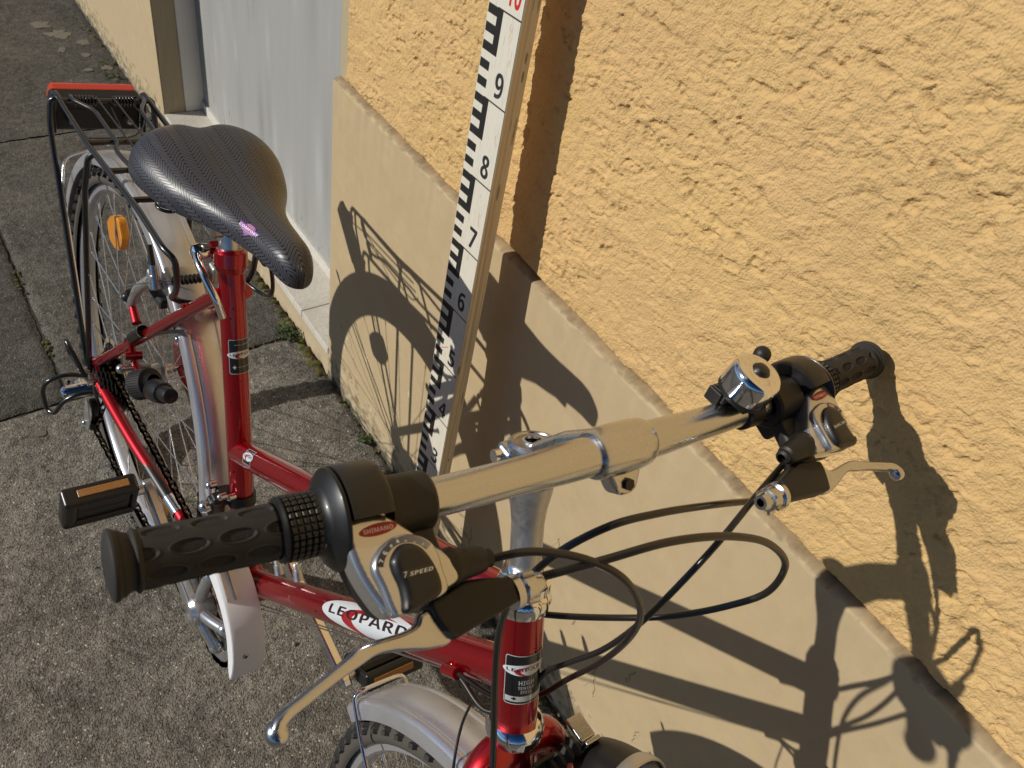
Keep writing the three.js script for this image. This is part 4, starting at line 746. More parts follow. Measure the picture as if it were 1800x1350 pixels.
// ── crankset, pedals, chain, chain guard ──
{
  const cs = group('crankset', bike), L = 0.172;
  const RD = V(0, 0.388, -0.921).normalize(), rEnd = V(-0.083, BB.y, BB.z).addScaledVector(RD, L).add(V(0, 0.016, 0)), lEnd = V(0.083, BB.y, BB.z).addScaledVector(RD, -L).add(V(0, 0.018, 0));
  const arm = (x0, end, s) => { const d = end.clone().setX(x0 + s * 0.010).sub(V(x0, BB.y, BB.z)), Ln = d.length(); const sh = new THREE.Shape(); sh.moveTo(-0.016, -0.0145); sh.quadraticCurveTo(-0.024, 0, -0.016, 0.0145); sh.lineTo(0.02, 0.0135); sh.lineTo(Ln - 0.01, 0.0105); sh.quadraticCurveTo(Ln + 0.014, 0.0105, Ln + 0.014, 0); sh.quadraticCurveTo(Ln + 0.014, -0.0105, Ln - 0.01, -0.0105); sh.lineTo(0.02, -0.0135); sh.closePath(); const g = new THREE.ExtrudeGeometry(sh, { depth: 0.008, bevelEnabled: true, bevelSize: 0.003, bevelThickness: 0.003, bevelOffset: -0.003, bevelSegments: 3 }); g.translate(0, 0, -0.004); d.normalize(); const zz = X1.clone().projectOnPlane(d).normalize(), yy = new THREE.Vector3().crossVectors(zz, d); g.applyMatrix4(basis(V(x0, BB.y, BB.z), d, yy, zz)); return g; };
  part('crank_arm', arm(-0.073, rEnd, -1), M.silverPaint, cs);
  part('crank_arm', arm(0.073, lEnd, 1), M.chrome, cs);
  // spider and rings
  const sp = []; for (let i = 0; i < 5; i++) { const a = 0.35 + i * Math.PI * 0.4, e = V(-0.054, BB.y + 0.062 * Math.sin(a), BB.z + 0.062 * Math.cos(a)); sp.push(tube([V(-0.068, BB.y, BB.z), V(-0.063, lerp(BB.y, e.y, 0.5), lerp(BB.z, e.z, 0.5)), e], 0.0085, 14, 10)); sp.push(ball(e, 0.0095)); }
  sp.push(latheTo(V(-0.045, BB.y, BB.z), V(-0.082, BB.y, BB.z), [[0, 0.012], [0.005, 0.022], [0.03, 0.021], [0.036, 0.016], [0.0365, 0.0115], [0.033, 0.011], [0.033, 0.0]]));
  part('spider', merge(sp), M.silverPaint, cs);
  part('crank_bolt', rod(V(-0.075, BB.y, BB.z), V(-0.0795, BB.y, BB.z), 0.0088, 0.008, 20), M.gloss, cs);
  const ring = (n, x, m) => { const r = n * 0.0127 / (2 * Math.PI), sh = new THREE.Shape(); for (let k = 0; k < n * 4; k++) { const a = k / (n * 4) * Math.PI * 2, q = r + [-0.003, 0.0008, 0.0028, 0.0008][k % 4]; sh[k ? 'lineTo' : 'moveTo'](Math.cos(a) * q, Math.sin(a) * q); } const h = new THREE.Path(); h.absarc(0, 0, r - 0.016, 0, Math.PI * 2, true); sh.holes.push(h); const g = new THREE.ExtrudeGeometry(sh, { depth: 0.003, bevelEnabled: false }); g.rotateY(-Math.PI / 2); g.translate(x, BB.y, BB.z); return part('chainring', g, m, cs); };
  ring(42, -0.049, M.brushed); ring(34, -0.042, M.steel); ring(26, -0.035, M.cog);
  // chain: links along the two tangents and round ring and sprocket
  const pts = [], r1 = 42 * 0.0127 / 6.2832, r2 = 18 * 0.0127 / 6.2832, Cx = -0.0505, Dx = -0.055;
  const c1 = BB, c2 = RH, base = Math.atan2(c2.y - c1.y, c2.z - c1.z), dist = Math.hypot(c2.y - c1.y, c2.z - c1.z), off = Math.acos((r1 - r2) / dist);
  const P1 = (a) => V(Cx, c1.y + r1 * Math.sin(a), c1.z + r1 * Math.cos(a)), P2 = (a) => V(Dx, c2.y + r2 * Math.sin(a), c2.z + r2 * Math.cos(a));
  const aT = base - off, aB = base + off; // top / bottom tangent angles
  for (let i = 0; i <= 26; i++) pts.push(P1(lerp(aB, aT + Math.PI * 2, i / 26)));
  for (let i = 1; i <= 8; i++) pts.push(P2(lerp(aT, aB, 0) + (aB - aT) * i / 8));
  pts.push(V(-0.074, RH.y - 0.075, RH.z + 0.018), V(-0.074, RH.y - 0.105, RH.z - 0.032), V(-0.070, RH.y - 0.120, RH.z - 0.012));
  const curve = new THREE.CatmullRomCurve3(pts, true, 'centripetal'), nL = Math.round(curve.getLength() / 0.0127), lk = [];
  for (let i = 0; i < nL; i++) { const p = curve.getPointAt(i / nL), q = curve.getPointAt(((i + 1) / nL) % 1), m = p.clone().lerp(q, 0.5), d = q.clone().sub(p).normalize(), yy = new THREE.Vector3().crossVectors(d, X1).normalize(), w = i % 2 ? 0.0026 : 0.0036; for (const s of [-1, 1]) { const g = new THREE.BoxGeometry(0.0142, 0.0075, 0.001); g.applyMatrix4(basis(m.clone().add(V(s * w, 0, 0)), d, yy, X1)); lk.push(g); } const g = new THREE.CylinderGeometry(0.0036, 0.0036, 0.006, 8); g.rotateZ(Math.PI / 2); g.translate(p.x, p.y, p.z); lk.push(g); }
  part('chain', merge(lk), M.chain, bike);
  // white chain guard: outer cheek plus band round the front of the ring
  const cg = group('chain_guard', bike), rO = 0.1085, N = 48, A0 = -0.20, A1 = 2.5;
  const sh = new THREE.Shape();
  for (let i = 0; i <= N; i++) { const t = i / N, a = lerp(A0, A1, t); sh[i ? 'lineTo' : 'moveTo'](Math.cos(a) * rO, Math.sin(a) * rO); }
  for (let i = N; i >= 0; i--) { const t = i / N, a = lerp(A0, A1, t), w = 0.021 * Math.pow(Math.min(1, t / 0.16), 0.6) * Math.pow(Math.min(1, (1 - t) / 0.1), 0.6) - 0.004 * sstep(0.05, 0.14, t) * sstep(0.5, 0.2, t); sh.lineTo(Math.cos(a) * (rO - w), Math.sin(a) * (rO - w)); }
  const gg = new THREE.ExtrudeGeometry(sh, { depth: 0.0018, bevelEnabled: true, bevelSize: 0.0008, bevelThickness: 0.0008, bevelSegments: 2 }); gg.applyMatrix4(new THREE.Matrix4().makeBasis(V(0, 0, 1), V(0, 1, 0), V(-1, 0, 0)).setPosition(-0.060, BB.y, BB.z));
  part('guard_cheek', gg, M.white, cg);
  const bd = latheX([[-0.0625, rO - 0.001], [-0.0615, rO + 0.0012], [-0.058, rO + 0.0022], [-0.02, rO + 0.0012], [-0.0185, rO], [-0.0195, rO - 0.0006], [-0.058, rO - 0.0002], [-0.0625, rO - 0.001]], 70, A0, A1 - A0); bd.translate(0, BB.y, BB.z);
  part('guard_band', bd, M.white, cg);
  { const a = 0.22, p = V(-0.046, BB.y + Math.sin(a) * (rO + 0.001), BB.z + Math.cos(a) * (rO + 0.001)), n = V(0, Math.sin(a), Math.cos(a)); const g = latheTo(p, p.clone().add(n), [[0, 0.0045], [0.001, 0.0044], [0.0024, 0.0028], [0.0028, 0]], 20); const b1 = new THREE.BoxGeometry(0.005, 0.0008, 0.0009); part('screw', g, M.brass, cg);
    const cr = merge(new THREE.BoxGeometry(0.0045, 0.0008, 0.001), new THREE.BoxGeometry(0.001, 0.0008, 0.0045)); cr.applyQuaternion(new THREE.Quaternion().setFromUnitVectors(Y1, n)); const q = p.clone().addScaledVector(n, 0.0027); cr.translate(q.x, q.y, q.z); part('screw_slot', cr, M.gloss, cg); }
  // pedals
  const pedal = (end, s, tilt) => {
    const pd = group('pedal', bike); pd.position.set(end.x + s * 0.012, end.y, end.z); pd.rotation.x = tilt;
    // local: x along the spindle, z front-back, y up
    const W = 0.094, X = s * W / 2 + s * 0.006;
    part('pedal_spindle', rod(V(-s * 0.02, 0, 0), V(s * 0.03, 0, 0), 0.0062), M.steel, pd);
    const bx = (sx, sy, sz, x, y, z, r = 0.004) => box(sx, sy, sz, X + s * x, y, z, r);
    part('pedal_cage', merge(bx(W, 0.029, 0.012, 0, 0, 0.0295, 0.0055), bx(W, 0.029, 0.012, 0, 0, -0.0295, 0.0055), bx(0.022, 0.028, 0.070, W / 2 - 0.010, 0, 0, 0.0125), bx(0.008, 0.024, 0.062, -W / 2 + 0.004, 0, 0), bx(W - 0.01, 0.018, 0.020, 0, 0, 0, 0.008), bx(W * 0.8, 0.006, 0.05, 0, -0.006, 0, 0.002)), M.gloss, pd);
    for (const z of [-1, 1]) part('reflector', bx(W * 0.68, 0.011, 0.003, -0.004, 0.001, z * 0.0352, 0.001), M.amberDull, pd);
    return pd;
  };
  pedal(rEnd, -1, -1.3); pedal(lEnd, 1, -0.5);
}
// ── derailleurs ──
{
  const rd = group('rear_derailleur', bike);
  part('derailleur_body', merge(box(0.018, 0.026, 0.024, -0.09, 0.318, -0.733, 0.008), rod(V(-0.075, 0.322, -0.722), V(-0.112, 0.318, -0.727), 0.0125, 0.011, 20), ball(V(-0.112, 0.318, -0.727), 0.011), rod(V(-0.078, 0.353, -0.729), V(-0.094, 0.353, -0.729), 0.0068, 0.0068, 8)), M.chrome, rd);
  const cage = new THREE.Shape(closedPoly([[-0.729, 0.300], [-0.702, 0.300], [-0.70, 0.275], [-0.722, 0.222], [-0.744, 0.222], [-0.742, 0.245]], 0.009));
  for (const x of [-0.083, -0.0675]) { const g = new THREE.ExtrudeGeometry(cage, { depth: 0.0016, bevelEnabled: false }); g.applyMatrix4(new THREE.Matrix4().makeBasis(V(0, 0, 1), V(0, 1, 0), V(-1, 0, 0)).setPosition(x, 0, 0)); part('cage_plate', g, x < -0.08 ? M.brushed : M.gloss, rd); }
  for (const [y, z] of [[0.284, -0.714], [0.236, -0.733]]) part('jockey_wheel', rod(V(-0.079, y, z), V(-0.0725, y, z), 0.0165, 0.0165, 20), M.black, rd);
  part('cage_bolt', ball(V(-0.0855, 0.236, -0.733), 0.005), M.alu, rd);
  part('gear_cable', tube([[-0.058, 0.333, -0.655], [-0.075, 0.30, -0.74], [-0.098, 0.285, -0.775], [-0.1, 0.305, -0.765]], 0.0025, 24, 8), M.cable, rd);
  // bent-wire guard round the derailleur
  part('derailleur_guard', wire([[-0.084, 0.346, -0.726], [-0.097, 0.366, -0.772], [-0.103, 0.400, -0.76], [-0.101, 0.395, -0.745], [-0.087, 0.352, -0.722]], 0.0036, 0.012, 10), M.blackPaint, bike);
  part('derailleur_guard', wire([[-0.082, 0.350, -0.722], [-0.112, 0.355, -0.728], [-0.139, 0.344, -0.732], [-0.146, 0.322, -0.736], [-0.142, 0.284, -0.732], [-0.135, 0.285, -0.716], [-0.122, 0.317, -0.708], [-0.103, 0.332, -0.703], [-0.080, 0.334, -0.700]], 0.0037, 0.011, 10), M.blackPaint, bike);
  const fd = group('front_derailleur', bike);
  part('mech_clamp', merge(latheTo(onSeat(0.452), onSeat(0.468), [[0, 0.0155], [0, 0.0185], [0.015, 0.0185], [0.015, 0.0155]]), box(0.02, 0.022, 0.022, -0.021, 0.462, -0.322, 0.005)), M.gloss, fd);
  part('mech_arm', merge(box(0.022, 0.03, 0.018, -0.033, 0.452, -0.318, 0.005), box(0.014, 0.014, 0.016, -0.036, 0.474, -0.310, 0.004)), M.gloss, fd);
  for (const [x, y, z, r] of [[-0.048, 0.455, -0.318, 0.0085], [-0.034, 0.482, -0.305, 0.0048], [-0.022, 0.477, -0.304, 0.0045], [-0.036, 0.474, -0.335, 0.006]]) part('mech_bolt', merge(rod(V(x + 0.008, y, z), V(x, y, z), r * 0.9, r, 14), ball(V(x, y, z), r)), M.alu, fd);
  const cgs = new THREE.Shape(closedPoly([[-0.30, 0.425], [-0.255, 0.440], [-0.20, 0.405], [-0.205, 0.390], [-0.25, 0.408], [-0.30, 0.395]], 0.004));
  for (const x of [-0.046, -0.057]) { const g = new THREE.ExtrudeGeometry(cgs, { depth: 0.0014, bevelEnabled: false }); g.applyMatrix4(new THREE.Matrix4().makeBasis(V(0, 0, 1), V(0, 1, 0), V(-1, 0, 0)).setPosition(x, 0, 0)); part('cage_plate', g, M.steel, fd); }
}

// ── fork, front brake, headlamp ──
{
  const fk = group('fork', bike), cr = onSteer(0.712);
  part('fork_crown', merge(tube([V(-0.047, 0.640, 0.243), V(-0.044, 0.678, 0.226), V(-0.030, 0.705, 0.212), V(0, 0.712, 0.208), V(0.030, 0.705, 0.212), V(0.044, 0.678, 0.226), V(0.047, 0.640, 0.243)], 0.0165, 60, 22), rod(onSteer(0.69), onSteer(0.724), 0.0185, 0.0178, 24)), M.red, fk);
  for (const s of [-1, 1]) part('fork_blade', tube([V(s * 0.047, 0.645, 0.241), V(s * 0.048, 0.52, 0.290), V(s * 0.051, 0.40, 0.334), V(s * 0.053, 0.34, 0.352)], 0.0118, 40, 18), M.red, fk);
  const fb = group('rim_brake', bike);
  for (const s of [-1, 1]) part('brake_arm', tube([V(s * 0.047, 0.575, 0.295), V(s * 0.046, 0.63, 0.285), V(s * 0.040, 0.675, 0.272)], 0.0075, 16, 6), M.brushed, fb);
  const bp = []; for (let i = 0; i <= 12; i++) bp.push([i * 0.0042, i % 2 ? 0.0098 : 0.0062]);
  part('bellows', latheTo(V(-0.004, 0.705, 0.243), V(0.046, 0.722, 0.236), bp), M.rubber, fb);
  part('link_plate', merge(box(0.016, 0.004, 0.022, 0.050, 0.728, 0.229, 0.001), box(0.016, 0.022, 0.004, 0.052, 0.72, 0.243, 0.001)), M.alu, fb);
  part('noodle', tube([[-0.047, 0.742, 0.226], [-0.049, 0.716, 0.240], [-0.046, 0.69, 0.262], [-0.034, 0.685, 0.272]], 0.0042, 24, 10), M.alu, fb);
  part('lamp_bracket', merge(box(0.022, 0.045, 0.003, 0.004, 0.708, 0.236, 0.001), tube([V(0.0, 0.70, 0.238), V(0.012, 0.715, 0.252), V(0.045, 0.712, 0.262)], 0.005, 16, 8)), M.gloss, fb);
  const lm = group('head_lamp', bike), c = V(0.060, 0.7160, 0.2830), ax = V(0.0, 0.42, 0.9).normalize();
  const bk = c.clone().addScaledVector(ax, -0.045);
  part('lamp_shell', latheTo(bk, c, soft([[-0.006, 0.001], [-0.003, 0.012], [0.008, 0.021], [0.025, 0.0275], [0.045, 0.0312], [0.056, 0.0325], [0.0575, 0.0312]]), 44), M.gloss, lm);
  part('lamp_rim', latheTo(bk, c, soft([[0.048, 0.0325], [0.052, 0.0338], [0.0605, 0.0342], [0.0615, 0.0335], [0.06, 0.032]]), 44), M.brushed, lm);
  part('lamp_lens', latheTo(bk, c, [[0.0575, 0.0318], [0.060, 0.029], [0.0635, 0.018], [0.065, 0]], 40), phys({ color: lin(0.9, 0.9, 0.9), roughness: 0.12, transmission: 0.9, thickness: 0.004, ior: 1.45, bumpMap: speck, bumpScale: 0.002 }), lm);
  part('lamp_mirror', latheTo(bk, c, [[0.022, 0.004], [0.028, 0.016], [0.045, 0.027], [0.0555, 0.0305]], 40), M.chrome, lm);
}

// ── stem and handlebar ──
{
  const st = group('stem', bike), q0 = onSteer(0.862), q1 = onSteer(0.945);
  part('stem_column', merge(latheTo(q0, q1, [[0, 0.0110], [0, 0.0122], [0.045, 0.0124], [0.058, 0.0138], [0.072, 0.0168], [0.088, 0.0188]])), M.brushed, st);
  const h0 = onSteer(0.940);
  part('stem_head', merge(latheTo(h0, h0.clone().add(STEER), [[-0.004, 0.012], [0.0, 0.0152], [0.012, 0.0185], [0.022, 0.0192], [0.0258, 0.0185], [0.0278, 0.0165], [0.0278, 0.0145], [0.0268, 0.0138], [0.0268, 0.0085], [0.0282, 0.008], [0.0285, 0.0062], [0.0265, 0.0058]]), box(0.016, 0.016, 0.018, -0.013, 0.951, 0.0975, 0.005)), M.alu, st);
  { const p = h0.clone().addScaledVector(STEER, 0.0225); const hx = new THREE.CylinderGeometry(0.0038, 0.0038, 0.004, 6); hx.applyQuaternion(new THREE.Quaternion().setFromUnitVectors(Y1, STEER)); const qq = p.clone().addScaledVector(STEER, 0.0); hx.translate(qq.x, qq.y, qq.z); part('stem_bolt', hx, M.gloss, st);
    part('side_bolt', merge(rod(V(-0.019, 0.951, 0.0965), V(-0.026, 0.951, 0.0955), 0.0052, 0.005, 16)), M.chrome, st); }
  const cc = V(0.002, 1.018, 0.1657);
  part('stem_arm', merge(rod(h0.clone().addScaledVector(STEER, 0.004), V(0.001, 0.985, 0.136), 0.0185, 0.0155, 28, true), rod(V(0.001, 0.985, 0.136), cc, 0.0155, 0.0145, 28, true), ball(V(0.001, 0.985, 0.136), 0.0155, 20)), M.alu, st);
  // clamp round the bar with a lug for its bolt
  const ba = V(0.12, 0, 0.0035).normalize(), ref = V(0, -0.62, 0.785);
  part('bar_clamp', latheTo(cc.clone().addScaledVector(ba, -0.023), cc.clone().addScaledVector(ba, 0.023), [[0, 0.0128], [0, 0.0148], [0.002, 0.0158], [0.010, 0.0168], [0.023, 0.017], [0.036, 0.0168], [0.044, 0.0158], [0.046, 0.0148], [0.046, 0.0128]], 44), M.alu, st);
  const lug = new THREE.Shape(closedPoly([[-0.021, -0.004], [0.021, -0.004], [0.0075, 0.0295], [-0.0075, 0.0295]], 0.006));
  const lgm = new THREE.ExtrudeGeometry(lug, { depth: 0.008, bevelEnabled: true, bevelSize: 0.002, bevelThickness: 0.003, bevelOffset: -0.002, bevelSegments: 3 }); lgm.translate(0, 0, -0.004);
  const ld = V(0, -0.80, 0.60).normalize(); const lz = new THREE.Vector3().crossVectors(ba, ld).normalize(); lgm.applyMatrix4(basis(cc.clone(), ba, new THREE.Vector3().crossVectors(lz, ba).normalize(), lz)); part('clamp_lug', lgm, M.alu, st);
  { const p = cc.clone().addScaledVector(ld, 0.0225); part('clamp_bolt', rod(p.clone().addScaledVector(lz, -0.0092), p.clone().addScaledVector(lz, 0.0092), 0.0042, 0.0042, 6), M.gloss, st); }
  const bar = new THREE.CatmullRomCurve3([V(-0.236, 1.018, 0.1471), V(-0.19, 1.018, 0.1524), V(-0.138, 1.018, 0.1582), V(-0.07, 1.018, 0.1627), V(0, 1.018, 0.1657), V(0.07, 1.018, 0.168), V(0.13, 1.0184, 0.1687), V(0.185, 1.0191, 0.1698), V(0.242, 1.0202, 0.1664)], false, 'centripetal');
  const n = 90, rad = (x) => 0.01115 + 0.00155 * sstep(0.085, 0.03, Math.abs(x));
  const fr = bar.computeFrenetFrames(n, false);
  const g = grid(n, 36, (u, v, i) => { const p = bar.getPointAt(u), t = bar.getTangentAt(u), a = Y1.clone().projectOnPlane(t).normalize(), b = new THREE.Vector3().crossVectors(t, a), th = v * Math.PI * 2, r = rad(p.x); return p.addScaledVector(a, Math.cos(th) * r).addScaledVector(b, Math.sin(th) * r); });
  flip(g); g.computeVertexNormals(); part('handlebar', g, M.alu, bike);
}

// ── grips, shifters, brake levers: built once for the left hand, mirrored for the right ──
{
  const outline = [[22.5, 4.4], [18.9, 3.2], [7.6, 3.2], [3.1, 4.3], [-2.7, 8.2], [-10.1, 15], [-18.7, 23.3], [-27.4, 31.7], [-30.8, 37.8], [-31.3, 43.8], [-29.9, 46.1], [-19.5, 49.4], [-7.1, 52.6], [5, 55], [9.2, 54.9], [12.9, 51.8], [17.4, 43.3], [21.4, 32.6], [23.8, 21], [24.2, 10.3]];
  const cap = [[7, 29.4], [5.6, 26.7], [1.2, 22.6], [-3.8, 21.9], [-9.4, 24.3], [-13.1, 28.9], [-16, 36.6], [-17, 45.7], [-15.5, 49.7], [-4.4, 53.5], [5.9, 54.2], [5.4, 48.2], [5.4, 41.5], [6.9, 34.4]];
  const col = [[15.4, 30.1], [10.8, 22], [1.8, 17.4], [-5.8, 17.2], [-14, 20.2], [-19.6, 26.4], [-21.2, 38.5], [-20.9, 49], [-6.2, 53], [5.7, 55.2], [10, 54.8], [13.6, 39.6]];
  const brk = [[-16.2, 53.5], [-24.8, 50.9], [-38.7, 46.5], [-52, 48.2], [-65.6, 51.4], [-68.4, 54.6], [-69.6, 62.1], [-67.6, 65.1], [-56.1, 68], [-39.6, 71.2], [-24.4, 74.6], [-21, 68.4], [-17.7, 61.2]];
  const neck = [[-30, -6], [-9, -6], [-10, 22], [-12, 40], [-17, 55], [-26, 66], [-42, 66], [-48, 52], [-36, 40], [-31, 20]];
  const blade = [[-12, 57], [-8.1, 61.8], [-2, 63.2], [4.3, 63.4], [14.6, 63.4], [23.6, 64.4], [30.5, 67.5], [43.7, 72.8], [56.4, 77.7], [67.3, 82.3], [71.1, 86.5], [72.6, 91.7], [71.2, 94.8], [67.9, 95.6], [65.6, 92.4], [64, 87.9], [51.7, 82.4], [38.8, 77.5], [25.8, 73.5], [16.3, 70.7], [8, 71], [1.3, 72.4], [-13.9, 75.5], [-25.1, 74.9], [-30, 66], [-24, 57]];
  const mm = (a) => a.map((p) => [p[0] / 1000, p[1] / 1000]);
  const G = {};
  G.housing = slab(closed(mm(outline), 90), 0.020, 0.019, 0.0042, 0.8, 5);
  G.underside = slab(closed(mm(outline.map((p) => [p[0] * 0.96 - 0.1, p[1] * 0.96 + 1])), 60), 0.003, 0.012, 0.002);
  G.crescent = slab(closed(mm(col), 80), 0.0242, 0.010, 0.0032, 0.8, 5);
  G.cap = slab(closed(mm(cap), 80), 0.0290, 0.020, 0.0050, 0.8, 6);
  G.bracket = slab(closedShapePoly(mm(brk), 0.004), 0.0075, 0.017, 0.0022);
  G.neck = slab(closed(mm(neck), 60), 0.005, 0.013, 0.004, 0.8, 4);
  { // lever blade, sloping a little down and round at the tip
    let b = slab(closed(mm(blade), 130), 0.0035, 0.0085, 0.0028, 0.75, 4); const p = b.attributes.position; for (let i = 0; i < p.count; i++) p.setY(i, p.getY(i) + 0.0015 * sstep(0.02, 0.06, p.getX(i))); b = merge(b, (() => { const g = new THREE.SphereGeometry(0.0056, 18, 12); g.scale(1, 0.95, 1.1); g.translate(0.0686, 0.0, 0.0905); return g; })()); G.blade = b; }
  const L3 = (a, h, f) => V(a / 1000, h / 1000, f / 1000);
  G.barrel = merge(latheTo(L3(-68, -1, 59.8), L3(-88, -1, 58.2), [[0, 0.004], [0, 0.0098], [0.0045, 0.0098], [0.006, 0.0075], [0.0075, 0.0088], [0.0145, 0.0082], [0.015, 0.0066], [0.019, 0.006], [0.021, 0.0052], [0.021, 0.003]], 24), [0, 1, 2, 3, 4, 5].map((k) => { const g = new THREE.BoxGeometry(0.007, 0.0022, 0.0022); g.translate(-0.011, 0.0088, 0); g.rotateX(k * 1.047); g.translate(-0.068, -0.001, 0.0597); return g; }));
  G.boot = merge(latheTo(L3(-30, 10, 38), L3(-56, 9, 38.5), [[-0.004, 0.0095], [0.002, 0.0104], [0.0045, 0.0092], [0.008, 0.0086], [0.016, 0.0078], [0.021, 0.0068], [0.0225, 0.005], [0.0228, 0.003]], 28));
  G.boot2 = merge(latheTo(L3(-52, 9, 38.5), L3(-57, 9, 38.6), [[0, 0.0052], [0.004, 0.005], [0.005, 0.003]], 20));
  G.clamp = merge(latheX([[-0.032, 0.011], [-0.032, 0.0150], [-0.030, 0.0166], [-0.012, 0.0170], [-0.009, 0.0176], [-0.005, 0.0178], [-0.0035, 0.0150], [-0.0035, 0.011]], 44), (() => { const g = new RoundedBoxGeometry(0.02, 0.017, 0.02, 3, 0.004); g.translate(-0.017, -0.012, 0.012); return g; })());
  G.drum = merge(latheX([[-0.0025, 0.011], [-0.0025, 0.0255], [-0.001, 0.0268], [0.002, 0.0275], [0.0165, 0.0275], [0.0198, 0.0270], [0.0205, 0.0255], [0.0205, 0.011]], 50, 1.36, 3.66), latheX([[0.0208, 0.011], [0.0210, 0.0258], [0.0218, 0.0270], [0.0236, 0.0266], [0.0262, 0.0238], [0.0278, 0.0200], [0.0294, 0.0176], [0.0315, 0.0166], [0.034, 0.0155]], 60));
  // ribbed inner collar
  { const r = 0.0148, kn = [latheX([[0.030, r], [0.047, r], [0.0475, 0.0158], [0.049, 0.0168], [0.0505, 0.0160], [0.051, 0.0140]], 50)]; for (let j = 0; j < 5; j++) for (let i = 0; i < 28; i++) { const g = new RoundedBoxGeometry(0.0028, 0.0026, 0.0029, 1, 0.0006); g.translate(0.0328 + j * 0.0033, r + 0.0006, 0); g.rotateX(i / 28 * Math.PI * 2); kn.push(g); } G.collar = merge(kn); }
  // grip body: sunken ovals with a waffle floor
  {
    const x0 = 0.0505, x1 = 0.1275, nx = 260, nt = 300;
    G.grip = grid(nx, nt, (u, v) => {
      const x = lerp(x0, x1, u), th = v * Math.PI * 2; let r = 0.0140 - 0.0004 * Math.sin(u * Math.PI);
      const cell = 0.0215, row = 8; let s = 0, wf = 0;
      const ti = th / (Math.PI * 2) * row, k = Math.round(ti), off = (((k % 2) + 2) % 2) * 0.5;
      const xi = (x - 0.050) / cell - off, q = Math.round(xi), dx = (xi - q) * cell / 0.0085, dt = (ti - k) * (Math.PI * 2 * 0.0142 / row) / 0.0034, e = dx * dx + dt * dt;
      if (x < 0.1125) { s = sstep(1.0, 0.72, e); wf = s * 0.00022 * Math.max(-1, Math.min(1, 1.8 * Math.sin((x * 1000 + th * 14.0) * 3.0) * Math.sin((x * 1000 - th * 14.0) * 3.0))); }
      r -= 0.0009 * s - wf; r += 0.0003 * sstep(1.35, 1.05, e) * (1 - s) * (x < 0.1125 ? 1 : 0);
      if (x < 0.052) r -= 0.001;
      // end: groove, swelling and flange
      r += 0.0010 * sstep(0.1125, 0.1145, x) - 0.0016 * sstep(0.1150, 0.1162, x) + 0.0018 * sstep(0.1172, 0.121, x) + 0.0014 * sstep(0.1215, 0.1235, x);
      r *= x > 0.1245 ? Math.sqrt(Math.max(0.0, 1 - Math.pow((x - 0.1245) / 0.0031, 2))) * 0.9 + 0.1 * (x < 0.1274 ? 1 : 0) : 1;
      return V(x, r * Math.sin(th), r * Math.cos(th));
    }, (u, v) => [u * 6, v * 6]);
    flip(G.grip); G.grip.computeVertexNormals();
    const nn = G.grip.attributes.normal; for (let i = 0; i <= nx; i++) { const a = i, b = nt * (nx + 1) + i, q = V(nn.getX(a) + nn.getX(b), nn.getY(a) + nn.getY(b), nn.getZ(a) + nn.getZ(b)).normalize(); nn.setXYZ(a, q.x, q.y, q.z); nn.setXYZ(b, q.x, q.y, q.z); }
    G.grip = merge(G.grip, latheX([[0.1273, 0.0045], [0.1276, 0]], 24));
  }
  function closedShapePoly(pts, r) { return new THREE.Shape(closedPoly(pts, r)); }
  // flat printed pieces, with uv = outline box
  function flatPrint(sh, h, uvOf) { const g = new THREE.ShapeGeometry(sh, 24); g.rotateX(Math.PI / 2); g.translate(0, h, 0); const p = g.attributes.position, uv = g.attributes.uv; for (let i = 0; i < p.count; i++) { const t = uvOf(p.getX(i), p.getZ(i)); uv.setXY(i, t[0], t[1]); } return g; }
  const hand = (O, e, n, f, right) => {
    const m = basis(O, e, n, f), P = (name, g, mat, par) => part(name, xf(g, m), mat, par);
    P('grip', G.grip, M.rubber, bike);
    P('grip_collar', merge(G.drum, G.collar), M.gloss, bike);
    const gs = group('gear_shifter', bike);
    P('shifter_housing', G.housing, M.silverPaint, gs); P('shifter_base', G.underside, M.black, gs);
    P('shifter_bezel', G.crescent, M.silverPaint, gs); P('shifter_cap', G.cap, M.gloss, gs);
    P('cable_boot', G.boot, M.black, gs);
    P('cable_boot', G.boot2, M.black, gs);
    // maker's oval
    const sx = right ? -1 : 1;                                     // reading direction along local x
    const ov = new THREE.Shape(); ov.absellipse(0.0069, 0.0118, 0.0102, 0.0030, 0, Math.PI * 2, false, right ? 0.04 : -0.0);
    const to = canvasTex(512, 160, (x, w, h) => { x.fillStyle = '#b3161c'; x.fillRect(0, 0, w, h); x.fillStyle = '#e8d6cf'; x.font = `bold ${h * 0.5}px sans-serif`; x.textAlign = 'center'; x.textBaseline = 'middle'; x.save(); x.translate(w / 2, h * 0.53); x.scale(1.08, 1); x.fillText('SHIMANO', 0, 0); x.restore(); });
    P('maker_badge', flatPrint(ov, 0.02035, (a, z) => [0.5 + sx * (a - 0.0069) / 0.0204, 0.5 - (z - 0.0118) / 0.006]), std({ map: to, roughness: 0.35, side: THREE.DoubleSide }), gs);
    // gear window along the bezel
    const arc = new THREE.Shape(), cx = -0.0025, cz = 0.0345, ro = 0.0172, ri = 0.0136, a0 = right ? 0.30 : 0.30, a1 = right ? 2.55 : 1.25;
    for (let i = 0; i <= 30; i++) { const t = lerp(a0, a1, i / 30); arc[i ? 'lineTo' : 'moveTo'](cx + ro * Math.cos(t), cz - ro * Math.sin(t) * 0.96); }
    for (let i = 30; i >= 0; i--) { const t = lerp(a0, a1, i / 30); arc.lineTo(cx + ri * Math.cos(t), cz - ri * Math.sin(t) * 0.96); }
